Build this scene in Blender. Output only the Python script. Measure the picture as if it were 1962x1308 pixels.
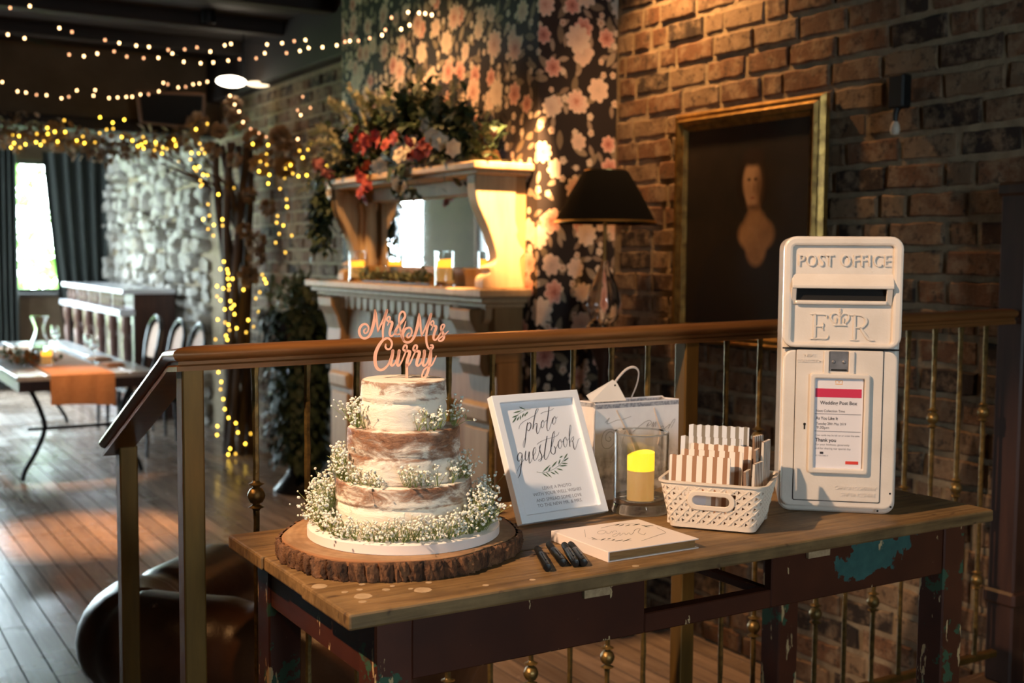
import bpy, bmesh, math, random
from mathutils import Matrix, Vector, Euler
random.seed(7)
SC = bpy.context.scene
COL = SC.collection
for o in list(bpy.data.objects): bpy.data.objects.remove(o)
R = math.radians
PI = math.pi

# ------------------------------------------------------------------ camera
FPX = 2250.0
YAW, PITCH, ROLL = R(31.2), math.atan(164 / FPX), 0.0076
fw = Vector((math.sin(YAW)*math.cos(PITCH), math.cos(YAW)*math.cos(PITCH), -math.sin(PITCH)))
rt0 = Vector((math.cos(YAW), -math.sin(YAW), 0)); up0 = rt0.cross(fw)
rt = rt0*math.cos(ROLL) + up0*math.sin(ROLL); up = up0*math.cos(ROLL) - rt0*math.sin(ROLL)
cam = bpy.data.cameras.new('camera'); camo = bpy.data.objects.new('camera', cam); COL.objects.link(camo)
M = Matrix.Identity(4)
for i in range(3):
    M[i][0], M[i][1], M[i][2] = rt[i], up[i], -fw[i]
M[2][3] = 1.273
camo.matrix_world = M
cam.sensor_width = 36; cam.lens = 36*FPX/1962; cam.clip_start = .05; cam.clip_end = 200
cam.dof.use_dof = True; cam.dof.focus_distance = 2.02; cam.dof.aperture_fstop = 4.2; cam.dof.aperture_blades = 7
SC.camera = camo
SC.view_settings.view_transform = 'Standard'; SC.view_settings.look = 'None'
SC.view_settings.exposure = 0.0; SC.view_settings.gamma = 1.0; SC.view_settings.use_curve_mapping = False

# ------------------------------------------------------------------ sky and lights
w = bpy.data.worlds.new('sky'); SC.world = w; w.use_nodes = True
bg = w.node_tree.nodes['Background']; bg.inputs[0].default_value = (.78, .90, 1.0, 1); bg.inputs[1].default_value = 38.0

def light(name, kind, loc, energy, color, target=None, **kw):
    l = bpy.data.lights.new(name, kind); l.energy = energy; l.color = color
    for k, v in kw.items():
        if k == 'portal': l.cycles.is_portal = True
        else: setattr(l, k, v)
    o = bpy.data.objects.new(name, l); COL.objects.link(o); o.location = loc
    if target is not None:
        o.rotation_euler = (Vector(target) - Vector(loc)).to_track_quat('-Z', 'Y').to_euler()
    return o
WARM = (1.0, .60, .27)
# ceiling spot across the platform, aimed at the table (the warm key)
light('table_spot_light', 'SPOT', (-.95, 1.62, 2.80), 540, (1.0, .66, .41), (1.33, 1.66, .95), spot_size=R(32), spot_blend=.4, shadow_soft_size=.03)
# downlight grazing the corner of the chimney breast
light('corner_downlight_light', 'SPOT', (2.45, 3.62, 2.80), 2500, (1.0, .52, .21), (2.62, 4.34, 1.68), spot_size=R(19), spot_blend=.75, shadow_soft_size=.03)
# wall washer over the brick wall
light('wall_downlight_light', 'SPOT', (2.84, 3.85, 2.86), 190, (1.0, .50, .18), (3.15, 3.72, 1.9), spot_size=R(95), spot_blend=1.0, shadow_soft_size=.04)
# added warm fill for the fireplace, then the downlight by the tree
light('hearth_fill_light', 'SPOT', (1.75, 5.30, 2.84), 230, (1.0, .52, .20), (2.60, 5.35, 1.3), spot_size=R(95), spot_blend=1.0, shadow_soft_size=.05)
light('arch_downlight_light', 'SPOT', (2.45, 8.10, 2.84), 14, (1.0, .55, .22), (2.95, 8.4, 1.4), spot_size=R(100), spot_blend=1.0, shadow_soft_size=.05)
# pool on the hall floor
light('hall_downlight_light', 'SPOT', (1.30, 6.75, 2.88), 1100, (1.0, .47, .18), (1.35, 6.80, -.3), spot_size=R(26), spot_blend=.9, shadow_soft_size=.05)
light('dining_downlight_light', 'SPOT', (1.25, 7.75, 2.84), 420, (1.0, .55, .24), (1.55, 8.45, .40), spot_size=R(24), spot_blend=.9, shadow_soft_size=.05)
light('newel_fill_light', 'SPOT', (-.70, 2.75, 2.84), 150, (1.0, .50, .18), (.66, 2.35, .80), spot_size=R(30), spot_blend=.8, shadow_soft_size=.04)  # added lamp over the steps, gives the newel and sofa an orange glow
# daylight portals at the window openings (the sky is the source)
def portal(name, loc, target, sx, sy):
    return light(name, 'AREA', loc, 1, (1, 1, 1), target, shape='RECTANGLE', size=sx, size_y=sy, portal=True)

# ------------------------------------------------------------------ helpers
def link(o, parent=None):
    COL.objects.link(o)
    if parent is not None: o.parent = parent
    return o
def tag(o, label=None, cat=None, group=None, kind=None):
    if label: o['label'] = label
    if cat: o['category'] = cat
    if group: o['group'] = group
    if kind: o['kind'] = kind
    return o
def thing(name, label, cat, loc=(0, 0, 0), rz=0, group=None, kind=None):
    o = bpy.data.objects.new(name, None); o.empty_display_size = .05
    link(o); o.location = loc; o.rotation_euler = (0, 0, rz)
    return tag(o, label, cat, group, kind)
def part(name, loc, rot, parent):
    o = bpy.data.objects.new(name, None); link(o, parent); o.location = loc; o.rotation_euler = rot; return o
def copytree(o, parent=None):
    c = o.copy(); COL.objects.link(c); c.parent = parent
    for ch in list(o.children): copytree(ch, c)
    return c

def cr(pts, n=6):
    """Catmull-Rom resample of tuples of any length"""
    if len(pts) < 3: 
        return [tuple(a + (b-a)*k/n for a, b in zip(pts[0], pts[1])) for k in range(n+1)]
    P = [tuple(2*a-b for a, b in zip(pts[0], pts[1]))] + list(pts) + [tuple(2*a-b for a, b in zip(pts[-1], pts[-2]))]
    out = []
    for i in range(1, len(P)-2):
        for k in range(n):
            t = k/n
            out.append(tuple(.5*((2*p1)+(p2-p0)*t+(2*p0-5*p1+4*p2-p3)*t*t+(3*p1-p0-3*p2+p3)*t**3)
                             for p0, p1, p2, p3 in zip(P[i-1], P[i], P[i+1], P[i+2])))
    out.append(tuple(pts[-1]))
    return out

class MB:
    def __init__(s): s.v = []; s.f = []
    def add(s, vs, fs, m=None):
        b = len(s.v)
        s.v += [tuple(m @ Vector(q)) for q in vs] if m is not None else [tuple(q) for q in vs]
        s.f += [tuple(b+i for i in f) for f in fs]
        return s
    def box(s, x0, x1, y0, y1, z0, z1, m=None):
        vs = [(x, y, z) for z in (z0, z1) for y in (y0, y1) for x in (x0, x1)]
        return s.add(vs, [(0,2,3,1),(4,5,7,6),(0,1,5,4),(2,6,7,3),(0,4,6,2),(1,3,7,5)], m)
    def tube(s, path, r, seg=8, caps=True, m=None, flat=None):
        n = len(path); P = [Vector(p) for p in path]
        rad = [r]*n if not hasattr(r, '__len__') else r
        vs = []; fs = []; ref = None
        for i in range(n):
            t = (P[min(i+1, n-1)] - P[max(i-1, 0)])
            t = t.normalized() if t.length > 1e-9 else Vector((0, 0, 1))
            if ref is None:
                ref = Vector((0, 0, 1)) if abs(t.z) < .9 else Vector((1, 0, 0))
            a = (ref - t*ref.dot(t))
            if a.length < 1e-6: a = t.orthogonal()
            a.normalize(); b = t.cross(a); ref = a
            for k in range(seg):
                q = 2*PI*k/seg
                vs.append(P[i] + a*math.cos(q)*rad[i] + b*math.sin(q)*rad[i]*(flat or 1))
        for i in range(n-1):
            for k in range(seg):
                k2 = (k+1) % seg
                fs.append((i*seg+k, i*seg+k2, (i+1)*seg+k2, (i+1)*seg+k))
        if caps:
            fs.append(tuple(range(seg-1, -1, -1))); fs.append(tuple((n-1)*seg+k for k in range(seg)))
        return s.add(vs, fs, m)
    def lathe(s, prof, seg=24, m=None, caps=True, fn=None):
        vs = []; fs = []; n = len(prof)
        for i, (r, z) in enumerate(prof):
            for k in range(seg):
                a = 2*PI*k/seg
                rr = fn(r, z, a, i) if fn else r
                vs.append((rr*math.cos(a), rr*math.sin(a), z))
        for i in range(n-1):
            for k in range(seg):
                k2 = (k+1) % seg
                fs.append((i*seg+k, i*seg+k2, (i+1)*seg+k2, (i+1)*seg+k))
        if caps:
            if prof[0][0] > 1e-6: fs.append(tuple(range(seg-1, -1, -1)))
            if prof[-1][0] > 1e-6: fs.append(tuple((n-1)*seg+k for k in range(seg)))
        return s.add(vs, fs, m)
    def prism(s, poly, d0, d1, m=None):
        """polygon in x,z extruded along y"""
        n = len(poly)
        vs = [(x, d0, z) for x, z in poly] + [(x, d1, z) for x, z in poly]
        fs = [tuple(range(n)), tuple(range(2*n-1, n-1, -1))] + [(i, i+n, (i+1) % n+n, (i+1) % n) for i in range(n)]
        return s.add(vs, fs, m)
    def sphere(s, c, r, seg=10, rings=6, sc=(1, 1, 1), m=None):
        vs = []; fs = []
        for i in range(rings+1):
            t = PI*i/rings
            for k in range(seg):
                a = 2*PI*k/seg
                vs.append((c[0]+r*sc[0]*math.sin(t)*math.cos(a), c[1]+r*sc[1]*math.sin(t)*math.sin(a), c[2]-r*sc[2]*math.cos(t)))
        for i in range(rings):
            for k in range(seg):
                k2 = (k+1) % seg
                fs.append((i*seg+k, i*seg+k2, (i+1)*seg+k2, (i+1)*seg+k))
        return s.add(vs, fs, m)
    def ico(s, c, r):
        g = (1+5**.5)/2; q = r/math.sqrt(1+g*g)
        vs = [(-1,g,0),(1,g,0),(-1,-g,0),(1,-g,0),(0,-1,g),(0,1,g),(0,-1,-g),(0,1,-g),(g,0,-1),(g,0,1),(-g,0,-1),(-g,0,1)]
        fs = [(0,11,5),(0,5,1),(0,1,7),(0,7,10),(0,10,11),(1,5,9),(5,11,4),(11,10,2),(10,7,6),(7,1,8),(3,9,4),(3,4,2),(3,2,6),(3,6,8),(3,8,9),(4,9,5),(2,4,11),(6,2,10),(8,6,7),(9,8,1)]
        return s.add([(c[0]+x*q, c[1]+y*q, c[2]+z*q) for x, y, z in vs], fs)
    def ribbon(s, pts, th, m=None, n=6, y=0.0):
        """calligraphic stroke: pts (x, z, width) in the x,z plane, thickness along y"""
        p = cr(pts, n); vs = []; fs = []; k = len(p)
        for i in range(k):
            a = p[max(i-1, 0)]; b = p[min(i+1, k-1)]
            dx, dz = b[0]-a[0], b[1]-a[1]; l = math.hypot(dx, dz) or 1
            nx, nz = -dz/l*p[i][2]/2, dx/l*p[i][2]/2
            for yy in (y-th, y):
                vs.append((p[i][0]+nx, yy, p[i][1]+nz)); vs.append((p[i][0]-nx, yy, p[i][1]-nz))
        for i in range(k-1):
            a, b = i*4, i*4+4
            fs += [(a, a+1, b+1, b), (a+2, b+2, b+3, a+3), (a, b, b+2, a+2), (a+1, a+3, b+3, b+1)]
        fs += [(0, 2, 3, 1), (4*k-4, 4*k-3, 4*k-1, 4*k-2)]
        s.add(vs, fs, m)
        for q in (p[0], p[-1]):
            if q[2] > 0:
                s.prism([(q[0]+q[2]/2*math.cos(t*PI/5), q[1]+q[2]/2*math.sin(t*PI/5)) for t in range(10)], y-th, y, m)
        return s
    def leaf(s, a, b, wd, up=Vector((0, 0, 1)), bend=.15):
        a = Vector(a); b = Vector(b); d = b-a; side = d.cross(up)
        if side.length < 1e-6: side = d.orthogonal()
        side.normalize(); nrm = side.cross(d).normalized()
        L = d.length
        m1 = a+d*.35+nrm*L*bend; m2 = a+d*.7+nrm*L*bend*.8
        vs = [a, m1+side*wd/2, m1-side*wd/2, m2+side*wd*.38, m2-side*wd*.38, b]
        return s.add(vs, [(0, 2, 1), (1, 2, 4, 3), (3, 4, 5)])
    def build(s, name, mat, parent=None, smooth=False, angle=35, bevel=0, seg=1, loc=None, rot=None):
        me = bpy.data.meshes.new(name); me.from_pydata(s.v, [], s.f)
        me.update()
        if smooth:
            me.shade_smooth()
            try: me.set_sharp_from_angle(angle=R(angle))
            except Exception: pass
        if mat: me.materials.append(mat)
        o = bpy.data.objects.new(name, me); link(o, parent)
        if bevel:
            md = o.modifiers.new('bevel', 'BEVEL'); md.width = bevel; md.segments = seg; md.limit_method = 'ANGLE'; md.angle_limit = R(40)
        if loc: o.location = loc
        if rot: o.rotation_euler = rot
        return o
def reuse(name, me, parent=None, loc=(0, 0, 0), rot=(0, 0, 0), sc=(1, 1, 1)):
    o = bpy.data.objects.new(name, me); link(o, parent); o.location = loc; o.rotation_euler = rot; o.scale = sc; return o
def text(name, s, size, mat, parent, m, ext=.0003, align='LEFT', width=None, shear=0, offset=0, bev=0, space=1.0):
    """flat lettering: built in x,z plane facing -y, then moved by m"""
    cu = bpy.data.curves.new('t', 'FONT'); cu.body = s; cu.size = size; cu.extrude = ext; cu.align_x = align; cu.shear = shear; cu.offset = offset
    cu.bevel_depth = bev; cu.space_character = space; cu.resolution_u = 3
    ob = bpy.data.objects.new('t', cu)
    me = bpy.data.meshes.new_from_object(ob)
    bpy.data.objects.remove(ob); bpy.data.curves.remove(cu)
    rx = Matrix.Rotation(R(90), 4, 'X')
    if width and len(me.vertices):
        xs = [v.co.x for v in me.vertices]; k = width/max(max(xs)-min(xs), 1e-6)
        rx = rx @ Matrix.Diagonal((k, 1, 1, 1))
    me.transform(m @ rx); me.name = name; me.materials.clear(); me.materials.append(mat)
    return link(bpy.data.objects.new(name, me), parent)

# ------------------------------------------------------------------ materials
class N:
    def __init__(s, name):
        s.m = bpy.data.materials.new(name); s.m.use_nodes = True; s.t = s.m.node_tree; s.b = s.t.nodes['Principled BSDF']
        s.tc = None
    def n(s, typ, **kw):
        x = s.t.nodes.new(typ)
        for k, v in kw.items(): setattr(x, k, v)
        return x
    def l(s, a, b): s.t.links.new(a, b)
    def co(s, scale=(1, 1, 1), kind='Object', rot=(0, 0, 0)):
        if s.tc is None: s.tc = s.n('ShaderNodeTexCoord')
        mp = s.n('ShaderNodeMapping'); mp.inputs['Scale'].default_value = scale; mp.inputs['Rotation'].default_value = rot
        s.l(s.tc.outputs[kind], mp.inputs['Vector']); return mp.outputs[0]
    def noise(s, vec, scale=5, detail=4, rough=.55, dist=0):
        x = s.n('ShaderNodeTexNoise'); x.inputs['Scale'].default_value = scale; x.inputs['Detail'].default_value = detail
        x.inputs['Roughness'].default_value = rough; x.inputs['Distortion'].default_value = dist
        s.l(vec, x.inputs['Vector']); return x.outputs['Fac']
    def ramp(s, fac, stops, interp='LINEAR'):
        x = s.n('ShaderNodeValToRGB'); x.color_ramp.interpolation = interp
        e = x.color_ramp.elements
        while len(e) < len(stops): e.new(.5)
        for i, (p, c) in enumerate(stops):
            e[i].position = p; e[i].color = (*c, 1) if hasattr(c, '__len__') else (c, c, c, 1)
        s.l(fac, x.inputs[0]); return x.outputs[0]
    def mix(s, fac, a, b, mode='MIX'):
        x = s.n('ShaderNodeMix', data_type='RGBA', blend_type=mode)
        s.put(fac, x.inputs[0]); s.put(a, x.inputs[6]); s.put(b, x.inputs[7]); return x.outputs[2]
    def put(s, v, sock):
        if isinstance(v, bpy.types.NodeSocket): s.l(v, sock)
        elif hasattr(v, '__len__'): sock.default_value = (*v, 1) if len(v) == 3 and sock.type == 'RGBA' else v
        else:
            try: sock.default_value = v
            except Exception: sock.default_value = (v, v, v, 1)
    def math(s, op, a, b=0.0, c=None):
        x = s.n('ShaderNodeMath', operation=op); s.put(a, x.inputs[0]); s.put(b, x.inputs[1])
        if c is not None: s.put(c, x.inputs[2])
        return x.outputs[0]
    def sep(s, vec):
        x = s.n('ShaderNodeSeparateXYZ'); s.l(vec, x.inputs[0]); return x.outputs
    def rnd(s): return s.n('ShaderNodeObjectInfo').outputs['Random']
    def isl(s): return s.n('ShaderNodeNewGeometry').outputs['Random Per Island']
    def bump(s, h, strength=.3, dist=.01):
        x = s.n('ShaderNodeBump'); x.inputs['Strength'].default_value = strength; x.inputs['Distance'].default_value = dist
        s.l(h, x.inputs['Height']); s.l(x.outputs[0], s.b.inputs['Normal'])
    def set(s, color=None, rough=None, metal=None, **kw):
        if color is not None: s.put(color, s.b.inputs['Base Color'])
        if rough is not None: s.put(rough, s.b.inputs['Roughness'])
        if metal is not None: s.put(metal, s.b.inputs['Metallic'])
        for k, v in kw.items(): s.put(v, s.b.inputs[k.replace('_', ' ')])
        return s.m
def mat(name, c, rough=.5, metal=0, c2=None, scale=8, stretch=(1, 1, 1), lo=.35, hi=.65, bump=0, bscale=None, detail=5, **kw):
    x = N(name)
    col = c
    if c2 is not None or bump:
        f = x.noise(x.co(stretch), scale, detail)
        if c2 is not None: col = x.ramp(f, [(lo, c), (hi, c2)])
        if bump:
            g = x.noise(x.co(stretch), bscale, detail) if bscale else f
            x.bump(g, bump)
    return x.set(col, rough, metal, **kw)
def emit(name, c, strength, base=(.8, .8, .8)):
    x = N(name); return x.set(base, .5, 0, Emission_Color=c, Emission_Strength=strength)
def glass(name, c=(1, 1, 1), rough=0.0, ior=1.45, alpha=None):
    x = N(name); return x.set(c, rough, 0, Transmission_Weight=1.0, IOR=ior)
def thinglass(name, tint=(1, 1, 1), refl=.12):
    """pane: mostly clear, a little mirror"""
    x = N(name); t = x.t
    tr = x.n('ShaderNodeBsdfTransparent'); tr.inputs[0].default_value = (*tint, 1)
    gl = x.n('ShaderNodeBsdfGlossy'); gl.inputs['Roughness'].default_value = .03
    mx = x.n('ShaderNodeMixShader'); mx.inputs[0].default_value = refl; x.l(tr.outputs[0], mx.inputs[1]); x.l(gl.outputs[0], mx.inputs[2])
    out = [n for n in t.nodes if n.type == 'OUTPUT_MATERIAL'][0]; x.l(mx.outputs[0], out.inputs[0])
    return x.m

# ------------------------------------------------------------------ setting materials
def pos(x):
    return x.n('ShaderNodeNewGeometry').outputs['Position']
def brick_material():
    x = N('brick'); p = pos(x)
    k = x.math('FRACT', x.math('ADD', x.math('MULTIPLY', x.rnd(), 7.13), x.isl()))
    base = x.ramp(k, [(0, (.016, .011, .009)), (.16, (.03, .017, .012)), (.22, (.115, .054, .027)), (.42, (.17, .082, .040)), (.6, (.14, .086, .048)), (.8, (.23, .158, .095)), (1, (.125, .062, .034))])
    wash = x.ramp(x.noise(p, 16, 6, .65), [(.46, 0.0), (.62, .75)])
    c = x.mix(wash, base, (.27, .195, .125))
    dark = x.ramp(x.noise(p, 30, 5, .7), [(.36, .8), (.46, 0.0)])
    c = x.mix(dark, c, (.03, .02, .015))
    x.bump(x.noise(p, 70, 6, .7), .6, .012)
    return x.set(c, .9)
def mortar_material():
    x = N('mortar'); p = pos(x)
    c = x.ramp(x.noise(p, 22, 6), [(.3, (.20, .15, .095)), (.7, (.33, .26, .17))])
    x.bump(x.noise(p, 90, 5), .5, .01)
    return x.set(c, .95)
def stone_material():
    x = N('rubble_stone'); p = pos(x)
    k = x.math('FRACT', x.math('ADD', x.math('MULTIPLY', x.rnd(), 5.7), x.isl()))
    base = x.ramp(k, [(0, (.09, .075, .06)), (.3, (.30, .27, .23)), (.65, (.45, .42, .37)), (1, (.22, .17, .12))])
    c = x.mix(x.ramp(x.noise(p, 12, 6, .7), [(.4, 0.0), (.65, .6)]), base, (.55, .52, .48))
    x.bump(x.noise(p, 40, 6, .7), .8, .02)
    return x.set(c, .9)
def plank_material(name, a, b, rough):
    x = N(name); p = pos(x)
    mp = x.n('ShaderNodeMapping'); mp.inputs['Scale'].default_value = (14, 1.1, 8); x.l(p, mp.inputs[0])
    g = x.noise(mp.outputs[0], 3, 6, .6, .6)
    tone = x.ramp(x.rnd(), [(0, .62), (1, 1.12)])
    c = x.ramp(g, [(.3, a), (.7, b)])
    c = x.mix(1.0, c, tone, 'MULTIPLY')
    x.bump(g, .15, .004)
    r = x.ramp(x.noise(p, 2.2, 4), [(.3, rough-.1), (.7, rough+.1)])
    return x.set(c, r)
def floral_wallpaper():
    x = N('floral_wallpaper'); p = pos(x); s = x.sep(p)
    u = x.math('SUBTRACT', s[1], s[0])
    cb = x.n('ShaderNodeCombineXYZ'); x.l(u, cb.inputs[0]); x.l(s[2], cb.inputs[1]); vec = cb.outputs[0]
    def cell(scale, off):
        mp = x.n('ShaderNodeMapping'); mp.inputs['Location'].default_value = (off, off*1.7, 0); x.l(vec, mp.inputs[0])
        v = x.n('ShaderNodeTexVoronoi', voronoi_dimensions='2D', feature='F1'); v.inputs['Scale'].default_value = scale
        v.inputs['Randomness'].default_value = .72; x.l(mp.outputs[0], v.inputs['Vector'])
        d = x.n('ShaderNodeVectorMath', operation='SUBTRACT'); x.l(mp.outputs[0], d.inputs[0]); x.l(v.outputs['Position'], d.inputs[1])
        q = x.sep(d.outputs[0]); c = x.n('ShaderNodeSeparateColor'); x.l(v.outputs['Color'], c.inputs[0])
        return q[0], q[1], c.outputs
    def flower(base, scale, off, rad, petals, keep, cols):
        dx, dy, rn = cell(scale, off)
        r = x.math('SQRT', x.math('ADD', x.math('MULTIPLY', dx, dx), x.math('MULTIPLY', dy, dy)))
        a = x.math('ADD', x.math('ARCTAN2', dy, dx), x.math('MULTIPLY', rn[0], 6.28))
        lobe = x.math('ABSOLUTE', x.math('COSINE', x.math('MULTIPLY', a, petals/2)))
        size = x.math('MULTIPLY', x.math('ADD', x.math('MULTIPLY', rn[1], .35), .65), rad)
        edge = x.math('MULTIPLY', size, x.math('ADD', x.math('MULTIPLY', lobe, .26), .74))
        t = x.math('DIVIDE', r, edge)
        swirl = x.math('MULTIPLY', x.math('SINE', x.math('ADD', x.math('MULTIPLY', t, 15), x.math('MULTIPLY', a, 3))), .09)
        col = x.ramp(x.math('ADD', x.math('MULTIPLY', t, .9), swirl), [(0, cols[0]), (.35, cols[1]), (.75, cols[2]), (1, cols[3])])
        pale = x.ramp(rn[2], [(.45, 0.0), (.55, 1.0)])
        col = x.mix(x.math('MULTIPLY', pale, .65), col, (.78, .66, .50))
        inside = x.math('LESS_THAN', t, 1.0)
        m = x.math('MULTIPLY', inside, x.math('LESS_THAN', rn[0], keep))
        return x.mix(m, base, col)
    def leaves(base, scale, off, ln, wd, keep, cols):
        dx, dy, rn = cell(scale, off)
        an = x.math('MULTIPLY', rn[1], 6.28); c = x.math('COSINE', an); si = x.math('SINE', an)
        lx = x.math('ADD', x.math('MULTIPLY', dx, c), x.math('MULTIPLY', dy, si))
        ly = x.math('SUBTRACT', x.math('MULTIPLY', dy, c), x.math('MULTIPLY', dx, si))
        e = x.math('ADD', x.math('POWER', x.math('ABSOLUTE', x.math('DIVIDE', lx, ln)), 2.0), x.math('ABSOLUTE', x.math('DIVIDE', ly, wd)))
        col = x.ramp(rn[2], [(0, cols[0]), (1, cols[1])])
        m = x.math('MULTIPLY', x.math('LESS_THAN', e, 1.0), x.math('LESS_THAN', rn[0], keep))
        return x.mix(m, base, col)
    c = x.mix(0.0, (.016, .010, .009), (0, 0, 0))
    c = leaves(c, 15, .37, .030, .012, .6, [(.22, .15, .10), (.42, .33, .24)])
    c = leaves(c, 11, 3.1, .045, .017, .55, [(.16, .12, .07), (.36, .28, .19)])
    c = flower(c, 15, 5.3, .021, 5, .5, [(.35, .18, .08), (.62, .42, .30), (.75, .60, .45), (.6, .42, .3)])
    c = flower(c, 6.8, 1.9, .061, 7, .72, [(.30, .07, .05), (.62, .26, .19), (.74, .40, .31), (.80, .58, .46)])
    c = flower(c, 5.0, 7.7, .071, 9, .62, [(.45, .16, .10), (.72, .42, .32), (.78, .54, .42), (.84, .68, .54)])
    x.bump(x.noise(p, 120, 3), .08, .003)
    return x.set(c, .75)

M_BRICK = brick_material(); M_MORTAR = mortar_material(); M_STONE = stone_material(); M_WP = floral_wallpaper()
M_PLANK = plank_material('hall_plank', (.24, .175, .135), (.42, .325, .26), .25)
M_PLATFORM = plank_material('platform_board', (.10, .06, .035), (.18, .11, .07), .5)
M_DARK = mat('dark_underfloor', (.02, .014, .01), .9)
M_CEIL = mat('dark_ceiling_board', (.016, .013, .011), .55, c2=(.03, .024, .02), scale=6, stretch=(1, 8, 1))
M_BEAM = mat('dark_beam', (.012, .007, .005), .7, c2=(.022, .013, .009), scale=5, stretch=(1, 9, 9))
M_PLASTER = mat('brown_plaster', (.10, .065, .035), .9, c2=(.15, .10, .06), scale=3, bump=.2, bscale=30)
M_WALL2 = mat('dark_brown_plaster', (.085, .055, .035), .9, c2=(.12, .08, .05), scale=2)
M_FRAME = mat('window_paint', (.05, .045, .04), .5)
M_PANE = thinglass('window_glass', (.97, 1, .99), .06)
M_CURT = mat('dark_curtain', (.014, .018, .015), .85, c2=(.026, .03, .026), scale=30, stretch=(1, 1, .1))
M_LAWN = mat('lawn', (.16, .30, .06), .9, c2=(.28, .42, .12), scale=4)
M_HEDGE = mat('hedge_leaf', (.10, .26, .04), .7, c2=(.32, .5, .14), scale=7)

def struct(o): o['kind'] = 'structure'; return o
LZ = -.30; XW = 3.15; XL = -2.2; XH = -.9; YH = 5.0; YF = 14.5; YB = -3.0; CZ = 2.95
def wall(name, axis, c, th, a0, a1, z0, z1, holes, material):
    mb = MB(); cuts = [a0]
    def put(p, q, r, s):
        if q-p < 1e-4 or s-r < 1e-4: return
        if axis == 'X': mb.box(min(c, c+th), max(c, c+th), p, q, r, s)
        else: mb.box(p, q, min(c, c+th), max(c, c+th), r, s)
    last = a0
    for (h0, h1, hz0, hz1) in sorted(holes):
        put(last, h0, z0, z1); put(h0, h1, z0, hz0); put(h0, h1, hz1, z1); last = h1
    put(last, a1, z0, z1)
    return struct(mb.build(name, material))
WIN = [  # axis, wall plane, outward, from, to, z0, z1, bars
    ('Y', YF, 1, 1.98, 2.78, .80, 2.33, (0, 0)), ('Y', YF, 1, -.70, 1.80, -.05, 2.3, (2, 1)),
    ('X', XH, -1, 10.4, 11.05, -.2, 2.3, (0, 1)), ('X', XH, -1, 12.3, 13.9, .3, 2.2, (1, 1)),
    ('Y', YB, -1, .2, 1.25, 1.25, 2.3, (1, 1))]
def holes(ax, c): return [(a, b, z0, z1) for (x, p, s, a, b, z0, z1, n) in WIN if x == ax and p == c]
# hall floor of separate planks
fl = struct(MB().box(XL, XW, 2.28, YF, LZ-.06, LZ-.014).build('floor', M_DARK))
pw = .098; i = 0; xx = XH
MB().box(XL, XH-.001, 2.285, 5.0, LZ-.014, LZ).build('landing_board', M_PLANK, fl)
rr = random.Random(3)
while xx < XW-.02:
    wd = min(pw, XW-xx); y = 2.28 - rr.random()*2.0
    while y < YF:
        ln = 2.7 + rr.random()*.9; y0 = max(y, 2.285); y1 = min(y+ln, YF)
        if y1-y0 > .1:
            MB().box(xx+.003, xx+wd-.003, y0+.002, y1-.002, LZ-.016, LZ).build('plank', M_PLANK, fl)
        y += ln
    xx += wd
struct(MB().box(XL, XW, YB, 2.28, LZ-.06, 0).build('floor_platform', M_PLATFORM))
st = MB().box(-1.3, .52, 2.28, 2.60, LZ, -.10); st.box(-1.3, .52, 2.60, 2.90, LZ, -.20)
struct(st.build('trim_steps', M_PLATFORM, bevel=.006))
# walls
wall_right = wall('wall_right', 'X', XW, .15, YB, YF, LZ-.06, CZ, [], M_MORTAR)
wall('wall_left', 'X', XL, -.15, YB, YH, LZ-.06, CZ, holes('X', XL), M_WALL2)
wall('wall_hall', 'X', XH, -.15, YH, YF, LZ-.06, CZ, holes('X', XH), M_WALL2)  # unseen wall, set nearer so its windows brighten the hall floor
wall('wall_return', 'Y', YH, .15, XL-.15, XH-.15, LZ-.06, CZ, [], M_WALL2)  # unseen return closing the gap to the nearer hall wall
wall('wall_far', 'Y', YF, .15, XH-.15, XW+.15, LZ-.06, CZ, holes('Y', YF), M_PLASTER)
wall('wall_back', 'Y', YB, -.15, XL-.15, XW+.15, LZ-.06, CZ, holes('Y', YB), M_WALL2)
ce = struct(MB().box(XL-.15, XW+.15, YB-.15, YF+.15, CZ, CZ+.12).build('ceiling', M_CEIL))
for k in range(11):
    y = .6 + k*.95
    if y > 10: continue
    MB().box(XL, XW-.12, y, y+.13, CZ-.11, CZ).build('beam', M_BEAM, ce, bevel=.008)
for k in range(40):
    y = 4.0+k*.16
    MB().box(XL, XW-.12, y+.004, y+.156, CZ-.014, CZ).build('board', M_CEIL, ce)
struct(MB().box(XW-.12, XW, 4.6, 10.1, 2.56, CZ).build('trim_1', M_BEAM, bevel=.01))
struct(MB().box(XH, XW, 10.1, 10.34, 2.36, CZ).build('trim_2', M_PLASTER, bevel=.01))
struct(MB().box(XH, XW, 10.04, 10.36, 2.27, 2.37).build('trim_3', M_BEAM, bevel=.01))
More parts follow.
